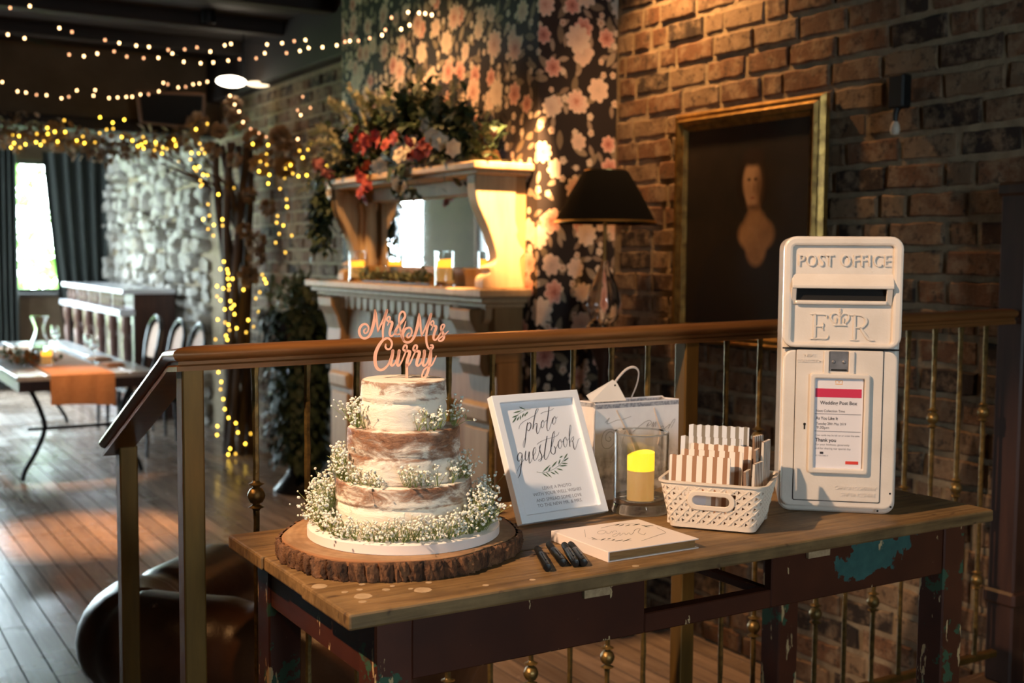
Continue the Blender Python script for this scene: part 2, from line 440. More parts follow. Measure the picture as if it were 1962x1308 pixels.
# windows
for k, (ax, c, s, a, b, z0, z1, (nx, nz)) in enumerate(WIN):
    wo = bpy.data.objects.new('window_%d' % (k+1), None); link(wo); struct(wo)
    f = MB(); t = .05; d0, d1 = sorted((c+s*.05, c+s*.12))
    def bar(p, q, r, v):
        if ax == 'X': f.box(d0, d1, p, q, r, v)
        else: f.box(p, q, d0, d1, r, v)
    bar(a, a+t, z0, z1); bar(b-t, b, z0, z1); bar(a, b, z0, z0+t); bar(a, b, z1-t, z1)
    for j in range(nx): q = a+(b-a)*(j+1)/(nx+1); bar(q-.018, q+.018, z0, z1)
    for j in range(nz): q = z0+(z1-z0)*(j+1)/(nz+1); bar(a, b, q-.018, q+.018)
    f.build('window_frame', M_FRAME, wo)
    g = MB(); e = c+s*.085
    if ax == 'X': g.box(e-.003, e+.003, a+t, b-t, z0+t, z1-t)
    else: g.box(a+t, b-t, e-.003, e+.003, z0+t, z1-t)
    g.build('pane', M_PANE, wo)
    sill = MB(); h0, h1 = sorted((c-s*.06, c+s*.05))
    if ax == 'X': sill.box(h0, h1, a-.05, b+.05, z0-.035, z0)
    else: sill.box(a-.05, b+.05, h0, h1, z0-.035, z0)
    sill.build('window_sill', M_FRAME, wo, bevel=.006)
    mid = ((a+b)/2, (z0+z1)/2)
    if ax == 'X': lo, tg = (c+s*.16, mid[0], mid[1]), (c-s, mid[0], mid[1])
    else: lo, tg = (mid[0], c+s*.16, mid[1]), (mid[0], c-s, mid[1])
    portal('daylight_portal', lo, tg, b-a, z1-z0)
# garden seen through the far window
MB().box(-16, 16, YF+.2, YF+26, LZ-.2, LZ-.12).build('garden_lawn', M_LAWN)
tag(bpy.data.objects['garden_lawn'], 'bright green lawn outside the far window', 'lawn', kind='structure')
def bush(name, label, c, r, n, lf, seed):
    q = random.Random(seed); mb = MB()
    for _ in range(n):
        a = q.random()*2*PI; z = q.uniform(-1, 1); h = math.sqrt(1-z*z)*q.uniform(.75, 1.05)
        p = Vector((c[0]+r[0]*h*math.cos(a), c[1]+r[1]*h*math.sin(a), c[2]+r[2]*z*q.uniform(.8, 1.05)))
        d = Vector((q.uniform(-1, 1), q.uniform(-1, 1), q.uniform(-.6, 1))).normalized()*lf
        mb.leaf(p, p+d, lf*.6)
    t = thing(name, label, 'bush', (c[0], c[1], LZ-.12))
    o = mb.build('foliage', M_HEDGE, t); o.matrix_parent_inverse = t.matrix_world.inverted(); o.location = (-c[0], -c[1], -(LZ-.12))
    tag(o, kind='stuff')
    MB().tube([(0, 0, 0), (.03, .02, c[2]-LZ)], [.06, .03]).build('stem', M_BEAM, t)
bush('garden_bush', 'pale green garden bush outside the far window, lower one', (2.9, 19.0, .5), (1.6, .9, .9), 900, .22, 5)
bush('garden_bush', 'taller leafy garden bush outside the far window', (3.9, 22.0, 1.6), (1.2, 1.1, 2.0), 900, .26, 6)
# bricks -----------------------------------------------------------------
def brick_mesh(seed, ln, ht):
    q = random.Random(seed); d = .055; vs = []; fs = []
    nx = 4
    def j(a): return q.uniform(-a, a)
    ring = [(-ln/2+ln*i/nx+j(.004 if 0 < i < nx else .003), -ht/2+j(.004)) for i in range(nx+1)] + [(ln/2-ln*i/nx+j(.004), ht/2+j(.004)) for i in range(nx+1)]
    n = len(ring)
    for (dep, ins) in ((0, 0), (-d+.007, 0), (-d, .006)):
        for (y, z) in ring: vs.append((dep+(j(.0025) if ins else 0), y*(1-2*ins/ln), z*(1-2*ins/ht)))
    for k in range(2):
        for i in range(n): i2 = (i+1) % n; fs.append((k*n+i, (k+1)*n+i, (k+1)*n+i2, k*n+i2))
    for i in range(nx):
        fs.append((2*n+i, 2*n+n-1-i, 2*n+n-2-i, 2*n+i+1))
    me = bpy.data.meshes.new('brick'); me.from_pydata(vs, [], fs); me.update(); me.materials.append(M_BRICK); return me
CRS = .0945
ST = [brick_mesh(s, .224, .0755) for s in range(8)]; HD = [brick_mesh(40+s, .108, .0755) for s in range(4)]
cands = []
q = random.Random(11)
def lay(y0, y1, ztop):
    nz = int((ztop-LZ)/CRS)
    for r in range(nz):
        z = LZ+CRS*(r+.5); y = y0 - q.random()*.2
        while y < y1:
            hd = q.random() < .26; L = .118 if hd else .234
            a, b = max(y, y0), min(y+L, y1)
            if b-a > .04: cands.append(((a+b)/2, z, b-a, hd))
            y += L
lay(1.75, 4.30, CZ); lay(6.45, 10.08, 2.56)
cands.sort(key=lambda c: (c[0] > 5, (c[2-1] < .1), (c[0]**2+(c[1]-1.3)**2*1.5)))
restb = MB()
for k, (y, z, L, hd) in enumerate(cands):
    me = q.choice(HD if hd else ST); sy = (L-.018)/(.108 if hd else .224)
    dx = q.uniform(-.007, .004); rot = (q.uniform(-.012, .012), q.uniform(-.02, .02), q.uniform(-.02, .02))
    if k < 300:
        reuse('brick', me, wall_right, (XW+.048+dx, y, z), rot, (1, sy, 1))
    else:
        mt = Matrix.Translation((XW+.048+dx, y, z)) @ Euler(rot).to_matrix().to_4x4() @ Matrix.Diagonal((1, sy, 1, 1))
        restb.add([v.co for v in me.vertices], [tuple(p.vertices) for p in me.polygons], mt)
tag(restb.build('brickwork', M_BRICK, wall_right), kind='stuff')
# rubble stones on the wall beyond the arch
qs = random.Random(21)
z = LZ+.02; ns = 0; rests = MB()
while z < 2.5:
    h = qs.uniform(.09, .17); y = 10.4
    while y < 14.45:
        L = qs.uniform(.10, .34); n = 9
        hz = h*qs.uniform(.75, 1.5)
        vs = []; cx = y+L/2; cz = z+h/2+qs.uniform(-.03, .03); bul = qs.uniform(.02, .11)
        for (dep, k) in ((.05, 1.0), (-.02-bul*.3, qs.uniform(.85, 1.05)), (-bul, qs.uniform(.5, .85))):
            for a in range(n):
                t = 2*PI*a/n
                ca, sa = math.cos(t), math.sin(t)
                e = .5/max(abs(ca), abs(sa))**.75
                vs.append((XW+dep+(qs.uniform(-.015, .015) if dep < 0 else 0), cx+(L-.02)*e*ca*k+qs.uniform(-.02, .02), cz+(hz-.02)*e*sa*k+qs.uniform(-.016, .016)))
        fs = [(r*n+a, (r+1)*n+a, (r+1)*n+(a+1) % n, r*n+(a+1) % n) for r in range(2) for a in range(n)] + [tuple(2*n+a for a in range(n-1, -1, -1))]
        if ns < 290 and z > .4:
            MB().add(vs, fs).build('stone', M_STONE, wall_right, smooth=True, angle=50); ns += 1
        else: rests.add(vs, fs)
        y += L
    z += h
tag(rests.build('stonework', M_STONE, wall_right), kind='stuff')
# chimney breast with floral wallpaper
YC = 4.313; XF = 2.736
struct(MB().box(XF, XW, YC, 6.45, LZ, CZ).build('wall_breast', M_WP))
# curtains
def curtain(label, tl, tr, bl, br, z0, z1, y, seed):
    mb = MB(); q = random.Random(seed); nx, nz = 44, 10; ph = q.random()*6
    vs = []
    for side in (0, 1):
        for iz in range(nz+1):
            t = iz/nz; zz = z0+(z1-z0)*t
            a = bl+(tl-bl)*t**.7; b = br+(tr-br)*t
            for ix in range(nx+1):
                s = ix/nx
                vs.append((a+(b-a)*s, y+.035*math.sin(s*30+ph+.5*math.sin(t*3))+side*.008, zz))
    W = nx+1; S = W*(nz+1); fs = []
    for iz in range(nz):
        for ix in range(nx):
            a = iz*W+ix
            fs += [(a, a+1, a+W+1, a+W), (S+a, S+a+W, S+a+W+1, S+a+1)]
    o = mb.add(vs, fs).build('curtain', M_CURT, smooth=True, angle=80)
    return tag(o, label, 'curtain', 'curtains at the far window')
curtain('dark drawn-back curtain hanging between the far window and the stone wall', 2.40, 3.10, 2.72, 3.10, -.25, 2.42, 14.36, 2)
curtain('dark curtain on the left side of the far window', 1.83, 2.13, 1.83, 2.12, -.25, 2.42, 14.36, 3)

# ------------------------------------------------------------------ balustrade
M_RAIL = mat('bronze_brown_rail', (.20, .080, .022), .33, .30, c2=(.26, .108, .032), scale=20, stretch=(.3, 3, 3), bump=.03)
M_GOLD = mat('antique_gold_post', (.20, .105, .022), .40, .55, c2=(.13, .070, .016), scale=9, stretch=(3, 3, .4), bump=.05)
M_GOLD2 = mat('hammered_gold_bar', (.22, .14, .042), .38, .65, c2=(.10, .065, .022), scale=60, bump=.25)
bal = thing('balustrade', 'brown and gold metal balustrade running behind the painted table', 'railing', (.62, 2.2, 0))
prof = [(-.030, -.043), (-.030, -.034), (-.026, -.031), (-.026, -.025), (-.034, -.021), (-.039, -.013), (-.037, -.006), (-.028, -.0015), (-.012, .001), (.012, .001), (.028, -.0015), (.037, -.006), (.039, -.013), (.034, -.021), (.026, -.025), (.026, -.031), (.030, -.034), (.030, -.043)]
def sweep(mb, sections):
    n = len(prof); vs = []
    for (c, wdir) in sections:
        for (a, b) in prof: vs.append((c[0]+wdir[0]*a, c[1]+wdir[1]*a, c[2]+b))
    fs = [(s*n+i, s*n+(i+1) % n, (s+1)*n+(i+1) % n, (s+1)*n+i) for s in range(len(sections)-1) for i in range(n)]
    fs += [tuple(range(n-1, -1, -1)), tuple((len(sections)-1)*n+i for i in range(n))]
    return mb.add(vs, fs)
# level rail (local origin at newel base) then the raking rail going down the steps
mb = MB(); sweep(mb, [((0, 0, 1.0975), (1, 1)), ((.05, 0, 1.098), (0, 1)), ((1.2, 0, 1.112), (0, 1)), ((2.415, 0, 1.128), (0, 1))])
mb.build('handrail', M_RAIL, bal, smooth=True, angle=50)
mb = MB(); sweep(mb, [((0, 0, 1.0975), (1, 1)), ((.002, .05, 1.090), (1, 0)), ((.004, .09, 1.074), (1, 0)), ((.01, .66, .835), (1, 0))])
mb.build('raking_handrail', M_RAIL, bal, smooth=True, angle=50)
def post(x, y, z0, z1, w=.042):
    MB().box(x-w/2, x+w/2, y-w/2, y+w/2, z0, z1).build('post', M_GOLD, bal, bevel=.0035, seg=2)
post(.001, -.006, 0, 1.06); post(1.202, -.006, 0, 1.07); post(.025, .615, LZ, .822)
MB().box(.02, 2.415, -.012, .012, .085, .105).build('bottom_rail', M_GOLD, bal, bevel=.003)
MB().box(.005, .027, .01, .60, -.12, -.10, Matrix.Identity(4)).build('bottom_rail', M_GOLD, bal, bevel=.003)
KN = MB().lathe([(0, -.030), (.006, -.030), (.0085, -.026), (.016, -.023), (.0085, -.019), (.006, -.0165), (.0125, -.013), (.0165, -.005), (.0175, 0), (.0165, .005), (.0125, .013), (.006, .0165), (.0085, .019), (.016, .023), (.0085, .026), (.006, .030), (0, .030)], 14)
KNO = KN.build('knob', M_GOLD2, None, smooth=True, angle=40); KME = KNO.data; bpy.data.objects.remove(KNO)
spx = [.13+.1065*k for k in range(10)] + [1.333+.11*k for k in range(10)]
qq = random.Random(4)
for k, x in enumerate(spx):
    even = (k % 2 == 0) if k < 10 else ((k-10) % 2 == 1)
    kz = [.80+(.012*x), .33] if even else [.615]
    top = 1.06+.0125*x; n = 34; path = []; rad = []
    for i in range(n+1):
        z = .10+(top-.10)*i/n; path.append((x+qq.uniform(-.0006, .0006), 0, z)); rad.append(.0068*(1+qq.uniform(-.10, .08))*(1.0 if i not in (0, n) else 1.25))
    s = MB().tube(path, rad, 6).build('spindle', M_GOLD2, bal)
    for z in kz:
        reuse('knob', KME, s, (x, 0, z))
# dark end post by the brick wall
dp = thing('end_post', 'dark wooden end post at the right-hand end of the balustrade', 'post', (3.085, 2.2, 0))
M_DKWOOD = mat('dark_stained_wood', (.028, .011, .007), .45, c2=(.05, .02, .012), scale=5, stretch=(6, 6, .6))
MB().box(-.035, .035, -.045, .045, 0, 1.49).build('shaft', M_DKWOOD, dp, bevel=.006)
MB().box(-.045, .038, -.055, .055, .24, .285).build('collar', M_DKWOOD, dp, bevel=.008)
MB().box(-.045, .038, -.055, .055, 1.46, 1.50).build('cap', M_DKWOOD, dp, bevel=.008)

# ------------------------------------------------------------------ table
def table_wood():
    x = N('worn_pine_top'); p = pos(x)
    mp = x.n('ShaderNodeMapping'); mp.inputs['Scale'].default_value = (1.2, 22, 14); x.l(p, mp.inputs[0])
    g = x.noise(mp.outputs[0], 2.6, 8, .62, .9)
    c = x.ramp(g, [(.25, (.085, .044, .014)), (.45, (.19, .106, .038)), (.6, (.25, .148, .058)), (.8, (.33, .21, .095))])
    blot = x.ramp(x.noise(p, 7, 5, .6), [(.35, .55), (.6, 1.05)])
    c = x.mix(1.0, c, blot, 'MULTIPLY')
    mp2 = x.n('ShaderNodeMapping'); mp2.inputs['Scale'].default_value = (26, 75, 30); x.l(p, mp2.inputs[0])
    pit = x.ramp(x.noise(mp2.outputs[0], 1.0, 3, .5), [(.29, 1.0), (.34, 0.0)])
    c = x.mix(x.math('MULTIPLY', pit, .75), c, (.06, .028, .012))
    x.bump(g, .25, .004)
    return x.set(c, .55)
def chipped_paint(name, teal=None):
    x = N(name); p = pos(x); s = x.sep(p)
    base = x.ramp(x.noise(p, 9, 5), [(.3, (.040, .0085, .003)), (.7, (.066, .015, .005))])
    # green-blue undercoat showing in worn patches
    f = x.noise(p, 11, 6, .62)
    if teal:
        dx = x.math('DIVIDE', x.math('SUBTRACT', s[0], teal[0]), teal[2]); dz = x.math('DIVIDE', x.math('SUBTRACT', s[2], teal[1]), teal[3])
        slant = x.math('SUBTRACT', dz, x.math('MULTIPLY', dx, .35))
        r = x.math('SQRT', x.math('ADD', x.math('MULTIPLY', dx, dx), x.math('MULTIPLY', slant, slant)))
        f2 = x.noise(p, 24, 6, .65)
        m = x.math('ADD', x.math('MULTIPLY', f2, 2.2), x.math('MULTIPLY', r, -1.0))
        mk = x.ramp(m, [(.30, 0.0), (.34, 1.0)])
    else:
        mk = x.ramp(f, [(.655, 0.0), (.665, 1.0)])
    c = x.mix(mk, base, x.ramp(x.noise(p, 40, 4), [(.3, (.018, .070, .066)), (.7, (.036, .112, .100))]))
    # bare wood chips, long along the grain and thick towards lower edges
    mp = x.n('ShaderNodeMapping'); mp.inputs['Scale'].default_value = (26, 26, 9); x.l(p, mp.inputs[0])
    ch = x.noise(mp.outputs[0], 1.6, 6, .66)
    near = x.ramp(s[2], [(.634, 0.085), (.648, 0.0)])
    mk2 = x.ramp(x.math('ADD', ch, near), [(.672, 0.0), (.682, 1.0)])
    c = x.mix(mk2, c, (.50, .34, .17))
    x.bump(x.math('SUBTRACT', 1.0, x.math('ADD', mk, mk2)), .25, .002)
    return x.set(c, .42)
def leg_paint(name):
    x = N(name); p = pos(x)
    base = x.ramp(x.noise(p, 9, 5), [(.3, (.050, .011, .004)), (.7, (.085, .020, .007))])
    mp = x.n('ShaderNodeMapping'); mp.inputs['Scale'].default_value = (30, 30, 8); x.l(p, mp.inputs[0])
    a = x.noise(mp.outputs[0], 1.3, 6, .62)
    b = x.noise(p, 13, 6, .65)
    c = x.mix(x.ramp(b, [(.58, 0.0), (.59, 1.0)]), base, (.035, .085, .045))
    m2 = x.ramp(a, [(.60, 0.0), (.61, 1.0)])
    c = x.mix(m2, c, (.52, .35, .17))
    x.bump(x.math('SUBTRACT', 1.0, m2), .3, .002)
    return x.set(c, .45)
M_TOP = table_wood(); M_PAINT = chipped_paint('chipped_maroon_paint'); M_PAINT2 = chipped_paint('chipped_maroon_teal_paint', (1.76, .700, .125, .042)); M_LEG = leg_paint('chipped_leg_paint')
M_SPOT = mat('pale_paint_spot', (.36, .25, .14), .6, c2=(.46, .33, .20), scale=60)
M_RAW = mat('raw_chipboard', (.42, .28, .15), .85, c2=(.30, .19, .10), scale=120)
TX0, TX1, TY0, TY1, TZ = .655, 2.087, 1.525, 2.081, .76
tb = thing('painted_table', 'rustic pine-topped table with chipped maroon paint carrying the cake and post box', 'table', (TX0, TY0, 0))
def wb(mb, name, m, bevel=.002, **k):   # mesh given in world coordinates, parented to the table
    o = mb.build(name, m, tb, bevel=bevel, **k); o.location = (-TX0, -TY0, 0); return o
ys = [TY0, TY0+.19, TY0+.375, TY1]
for k in range(3):
    wb(MB().box(TX0+(.004 if k == 1 else 0), TX1-(.003 if k == 1 else 0), ys[k]+.0006, ys[k+1]-.0006, .735, TZ-(.0008 if k == 1 else 0)), 'board', M_TOP, .004, seg=2)
for (x0, y0) in ((.705, 1.545), (1.962, 1.545), (.705, 2.005), (1.962, 2.005)):
    wb(MB().box(x0, x0+.062, y0, y0+.062, 0, .735), 'leg', M_LEG, .003)
A0 = .637
wb(MB().box(.767, 1.205, 1.549, 1.569, A0, .7345), 'front_panel', M_PAINT)
wb(MB().box(1.494, 1.962, 1.549, 1.569, A0, .7345), 'front_panel', M_PAINT2)
wb(MB().box(1.2055, 1.4935, 1.549, 1.575, A0, .671), 'drawer_rail', M_PAINT)
wb(MB().box(.709, .729, 1.607, 2.005, A0, .7345), 'end_panel', M_PAINT)
wb(MB().box(2.0, 2.02, 1.607, 2.005, A0, .7345), 'end_panel', M_PAINT)
wb(MB().box(.767, 1.962, 2.043, 2.063, A0+.03, .7345), 'back_panel', M_PAINT)
for x in (1.192, 1.494):
    wb(MB().box(x, x+.02, 1.569, 2.043, .652, .7345) if x < 1.3 else MB().box(x, x+.02, 1.575, 2.043, .652, .668), 'drawer_runner', M_PAINT)
wb(MB().box(1.075, 1.127, 1.541, 1.549, .7170, .7345), 'wood_block', M_RAW, .001)
wb(MB().box(1.578, 1.634, 1.541, 1.549, .7185, .7345), 'wood_block', M_RAW, .001)
for (x, y, r) in ((.673, 1.682, .012), (.710, 1.600, .0135), (.803, 1.585, .0135), (.695, 1.634, .005), (1.174, 1.536, .006), (.735, 1.66, .005), (.772, 1.628, .004), (.83, 1.618, .005), (.79, 1.60, .004), (.98, 1.55, .005), (.755, 1.615, .006), (.72, 1.635, .005), (.90, 1.56, .005), (.698, 1.575, .006)):
    vs = [(x+r*math.cos(t*PI/7)*(1+.1*math.sin(t*2)), y+r*1.05*math.sin(t*PI/7), TZ+z) for z in (-.001, .0004) for t in range(14)]
    fs = [tuple(range(14, 28)), tuple(range(13, -1, -1))]+[(i, (i+1) % 14, (i+1) % 14+14, i+14) for i in range(14)]
    wb(MB().add(vs, fs), 'paint_spot', M_SPOT, 0)

# ------------------------------------------------------------------ wood slice and cake
def slice_top_mat():
    x = N('sawn_log_face'); v = x.co(); s = x.sep(v)
    r = x.math('SQRT', x.math('ADD', x.math('MULTIPLY', s[0], s[0]), x.math('MULTIPLY', s[1], s[1])))
    d = x.math('ADD', r, x.math('MULTIPLY', x.noise(v, 6, 4), .03))
    ring = x.math('SINE', x.math('MULTIPLY', d, 520))
    c = x.mix(x.math('ADD', x.math('MULTIPLY', ring, .22), .5), (.30, .175, .085), (.43, .27, .145))
    c = x.mix(x.ramp(x.noise(v, 14, 6, .65), [(.4, 0.0), (.62, .8)]), c, (.20, .105, .045))
    rim = x.ramp(r, [(.196, 0.0), (.204, 1.0)])
    c = x.mix(x.math('MULTIPLY', rim, .7), c, (.34, .125, .04))
    x.bump(x.noise(v, 60, 5), .25, .003); return x.set(c, .7)
def bark_mat():
    x = N('rough_bark'); v = x.co((1, 1, .45))
    n1 = x.noise(v, 38, 8, .7, .8); n2 = x.noise(x.co(), 120, 5, .7)
    c = x.ramp(n1, [(.32, (.022, .011, .006)), (.46, (.11, .048, .021)), (.62, (.27, .125, .055)), (.75, (.40, .22, .115))])
    x.bump(x.math('ADD', n1, x.math('MULTIPLY', n2, .5)), 1.0, .008); return x.set(c, .9)
def vnoise(seed):
    q = random.Random(seed); tab = [q.random() for _ in range(4096)]
    def f(t):
        i = math.floor(t); u = t-i; u = u*u*(3-2*u); return tab[i % 4096]*(1-u)+tab[(i+1) % 4096]*u
    return f
ws = thing('wood_slice', 'round bark-edged log slice under the wedding cake', 'cake stand', (.882, 1.832, TZ))
n1, n2, n3 = vnoise(1), vnoise(2), vnoise(3)
def outline(a): return .2085 + .006*math.sin(a*2+.6) + .004*math.sin(a*3+2) + .003*math.sin(a*7)
qb = random.Random(9); cuts = []; a = 0
while a < 2*PI-.06:
    cuts.append(a); a += qb.uniform(.085, .20)
SEG = 420
def crack(a):
    d = min(abs((a-c+PI) % (2*PI)-PI) for c in cuts); return max(0, 1-d/.022)
cd = [crack(2*PI*k/SEG) for k in range(SEG)]
vs = []; fs = []; ZS = [0, .0015, .006, .011, .016, .021, .026, .0295, .031]
for iz, z in enumerate(ZS):
    for k in range(SEG):
        a = 2*PI*k/SEG; R0 = outline(a)
        e = math.sin(PI*(iz+.6)/(len(ZS)+.2))
        d = .0035*(n1(a*60+iz*.35)-.5)*2 + .003*(n2(a*140+iz*1.3)-.5)*2 + .004*e - .011*cd[k]*(.6+.4*n3(a*30+iz))
        if iz == len(ZS)-1: d = min(d, 0)-.001
        vs.append(((R0+d)*math.cos(a), (R0+d)*math.sin(a), z))
for iz in range(len(ZS)-1):
    for k in range(SEG): fs.append((iz*SEG+k, iz*SEG+(k+1) % SEG, (iz+1)*SEG+(k+1) % SEG, (iz+1)*SEG+k))
fs.append(tuple(range(SEG-1, -1, -1)))
MB().add(vs, fs).build('bark', bark_mat(), ws, smooth=True, angle=60)
top = [((outline(2*PI*k/SEG)-.0055)*math.cos(2*PI*k/SEG), (outline(2*PI*k/SEG)-.0055)*math.sin(2*PI*k/SEG)) for k in range(SEG)]
vs = [(x, y, z) for z in (.024, .0315) for x, y in top]
MB().add(vs, [tuple(range(SEG, 2*SEG))]+[(k, (k+1) % SEG, SEG+(k+1) % SEG, SEG+k) for k in range(SEG)]).build('sawn_face', slice_top_mat(), ws)
CKX, CKY = .888, 1.826
def frosting(name, h, top, mid, amt, seed):
    """thin white icing scraped back so sponge shows near the top rim and the filling seam"""
    x = N(name); v = x.co(); s = x.sep(v)
    mp = x.n('ShaderNodeMapping'); mp.inputs['Scale'].default_value = (1, 1, 2.4); mp.inputs['Location'].default_value = (seed, seed*.7, 0); x.l(v, mp.inputs[0])
    big = x.ramp(x.noise(mp.outputs[0], 19, 7, .66, .7), [(.30, .12), (.70, .88)]); fine = x.noise(mp.outputs[0], 75, 6, .75)
    zt = x.math('DIVIDE', s[2], h)
    band = x.ramp(zt, [(0, 0.0), (1-top*1.5, 0.0), (1-top*.45, .30), (.985, .42), (1.0, .15)])
    dm = x.math('ABSOLUTE', x.math('SUBTRACT', zt, mid)); seam = x.ramp(dm, [(0, .16), (.045, 0.0)])
    m = x.math('ADD', x.math('ADD', x.math('MULTIPLY', big, .70), x.math('MULTIPLY', fine, .44)), x.math('ADD', band, seam))
    m = x.math('ADD', m, amt-.105)
    k = x.ramp(m, [(.585, 0.0), (.68, .35), (.76, .75), (.90, 1.0)])
    sponge = x.ramp(fine, [(.35, (.10, .036, .016)), (.62, (.34, .17, .095))])
    c = x.mix(k, (.86, .80, .70), sponge)
    x.bump(x.math('ADD', x.math('MULTIPLY', big, .6), x.math('MULTIPLY', fine, .4)), .6, .005)
    return x.set(c, .55, 0, Subsurface_Weight=.08, Subsurface_Radius=(.01, .006, .004))
ck = thing('wedding_cake', 'three-tier semi-naked white wedding cake on the log slice', 'cake', (CKX, CKY, TZ+.0315))
def tier(r, z0, h, m, seed, lip=.004):
    f1, f2 = vnoise(seed), vnoise(seed+50)
    pr = [(.002, 0), (r*.97, 0), (r, .003)] + [(r, .003+(h-.006)*k/16) for k in range(1, 17)] + [(r-.0012, h-.001), (r-.004, h), (r*.6, h+.0006), (.002, h+.0008)]
    def fn(rr, z, a, i):
        if rr < r*.9: return rr
        bulge = .0022*math.sin(PI*z/h) - .003*math.exp(-((z/h-.55)/.06)**2) + .0016*math.exp(-((z/h-.62)/.04)**2)
        return rr+bulge+.0014*(f1(a*9+z*40)-.5)+.0009*(f2(a*31+z*160)-.5)
    o = MB().lathe(pr, 128, fn=fn).build('tier', m, ck, smooth=True, angle=50); o.location = (0, 0, z0); return o
M_SAT = mat('satin_ribbon', (.80, .70, .66), .28, c2=(.86, .78, .74), scale=3, Sheen_Weight=.3)
M_BOARD = mat('silver_white_board', (.78, .75, .72), .4)
cb = MB().lathe([(.001, 0), (.1655, 0), (.1655, .0155), (.164, .0165), (.001, .0165)], 96).build('cake_board', M_BOARD, ck, smooth=True)
MB().lathe([(.1657, .001), (.1668, .001), (.1668, .0158), (.1657, .0158)], 96, caps=False).build('ribbon', M_SAT, cb, smooth=True)
tier(.1165, .0165, .081, frosting('icing_bottom_tier', .081, .40, .60, .0, .3), 11)
tier(.0962, .0975, .0895, frosting('icing_middle_tier', .0895, .48, .50, .075, 2.1), 12)
tier(.0722, .187, .0815, frosting('icing_top_tier', .0815, .26, .64, -.085, 4.4), 13)
# ------------------------------------------------------------------ cake topper
TOP = [
 [(185,412,22),(155,440,26),(160,482,28),(190,490,28),(222,455,28),(236,400,28),(212,350,32),(165,332,38),(110,362,42),(76,430,44),(82,510,44),(122,566,42),(178,578,40),(232,548,42),(272,490,46),(304,395,52),(336,240,52),(346,88,22)],
 [(346,88,26),(362,180,42),(378,300,34),(392,462,24)], [(392,462,26),(440,350,30),(492,250,40),(550,88,36)], [(548,96,46),(520,200,50),(496,330,42),(480,450,38),(482,575,32)],
 [(560,352,16),(578,308,20),(602,262,24),(604,216,26),(582,200,24),(556,228,24),(552,266,26),(588,282,34),(638,298,40),(636,345,46),(608,430,44),(598,500,40),(622,538,34),(662,514,28),(722,440,26)],
 [(722,512,30),(692,486,34),(704,430,38),(762,340,46),(832,256,44),(864,186,36),(848,128,34),(808,116,34),(772,160,32),(756,250,28),(766,350,30),(780,430,32),(800,530,36),(832,606,36)],
 [(722,512,30),(772,498,30),(822,430,26),(858,342,22),(874,282,16)],
 [(936,482,22),(902,508,26),(896,546,28),(918,562,28),(952,536,28),(980,470,28),(962,402,30),(914,392,34),(862,424,40),(826,500,44),(824,572,44),(852,628,42),(910,646,40),(970,618,42),(1022,540,46),(1062,420,52),(1092,280,52),(1102,148,22)],
 [(1102,148,26),(1118,250,42),(1132,400,34),(1146,532,24)], [(1146,532,26),(1200,420,30),(1252,310,40),(1312,150,36)],
 [(1308,158,46),(1272,280,50),(1246,400,42),(1228,540,38),(1236,660,36),(1266,738,36),(1310,762,34),(1344,728,34),(1334,692,32),(1304,690,24)],
 [(1310,432,16),(1332,380,20),(1356,320,24),(1350,276,26),(1328,272,24),(1306,310,24),(1316,342,28),(1390,362,40),(1394,404,44),(1362,500,42),(1352,570,38),(1378,602,32),(1422,566,28),(1482,470,26)],
 [(1482,470,24),(1520,400,26),(1542,352,28),(1524,330,26),(1490,352,26),(1482,410,34),(1512,470,44),(1534,540,42),(1510,600,36),(1460,616,30),(1440,598,26),(1462,568,26),(1540,508,24),(1610,446,14)],
 [(530,680,26),(526,730,32),(560,766,32),(608,752,32),(636,680,34),(618,612,36),(560,574,38),(480,610,44),(402,720,54),(352,850,58),(346,980,56),(372,1080,52),(430,1126,46),(500,1106,40),(572,1030,34),(610,930,30),(652,800,40)],
 [(652,792,52),(642,880,52),(626,960,50),(618,1022,44),(644,1048,36),(692,1000,30),(732,900,30),(760,800,40)], [(760,792,52),(750,880,52),(732,980,48),(732,1036,42),(760,1046,34),(802,980,28),(852,860,26),(890,766,28)],
 [(890,766,30),(894,712,34),(868,692,32),(840,720,32),(832,770,32),(872,790,42),(940,802,48),(938,850,54),(902,960,54),(890,1060,50)], [(892,1030,46),(893,1150,46),(893,1275,46)],
 [(900,1052,34),(952,1000,30),(1012,860,26),(1060,774,28)], [(1060,774,30),(1070,712,34),(1044,692,32),(1014,720,32),(1004,770,32),(1042,792,42),(1108,806,48),(1104,860,54),(1072,960,52),(1062,1028,44),(1092,1048,34),(1142,990,28),(1180,880,30),(1196,800,40)],
 [(1196,794,52),(1194,860,52),(1176,960,48),(1172,1030,42),(1202,1048,34),(1252,980,30),(1290,860,36),(1310,790,44)],
 [(1306,740,44),(1306,900,46),(1282,1030,46),(1250,1170,44),(1202,1250,40),(1168,1258,34),(1158,1210,30),(1192,1120,28),(1262,1060,28),(1320,1038,30),(1360,970,28),(1400,880,20)]]
M_TOPPER = mat('pink_birch_ply', (.72, .38, .27), .5, c2=(.80, .45, .33), scale=20)
tp = MB(); S = 1/10022.0
for st_ in TOP:
    tp.ribbon([((a-893)*S, (1275-b)*S, w_*S*1.02) for a, b, w_ in st_], .003)
o = tp.build('cake_topper', M_TOPPER, None); o.location = (CKX+.004, CKY-.003, 1.0595+.0005); o.rotation_euler = (0, 0, -YAW+.03)
tag(o, 'pink wooden script topper reading Mr & Mrs Curry on the cake', 'cake topper')
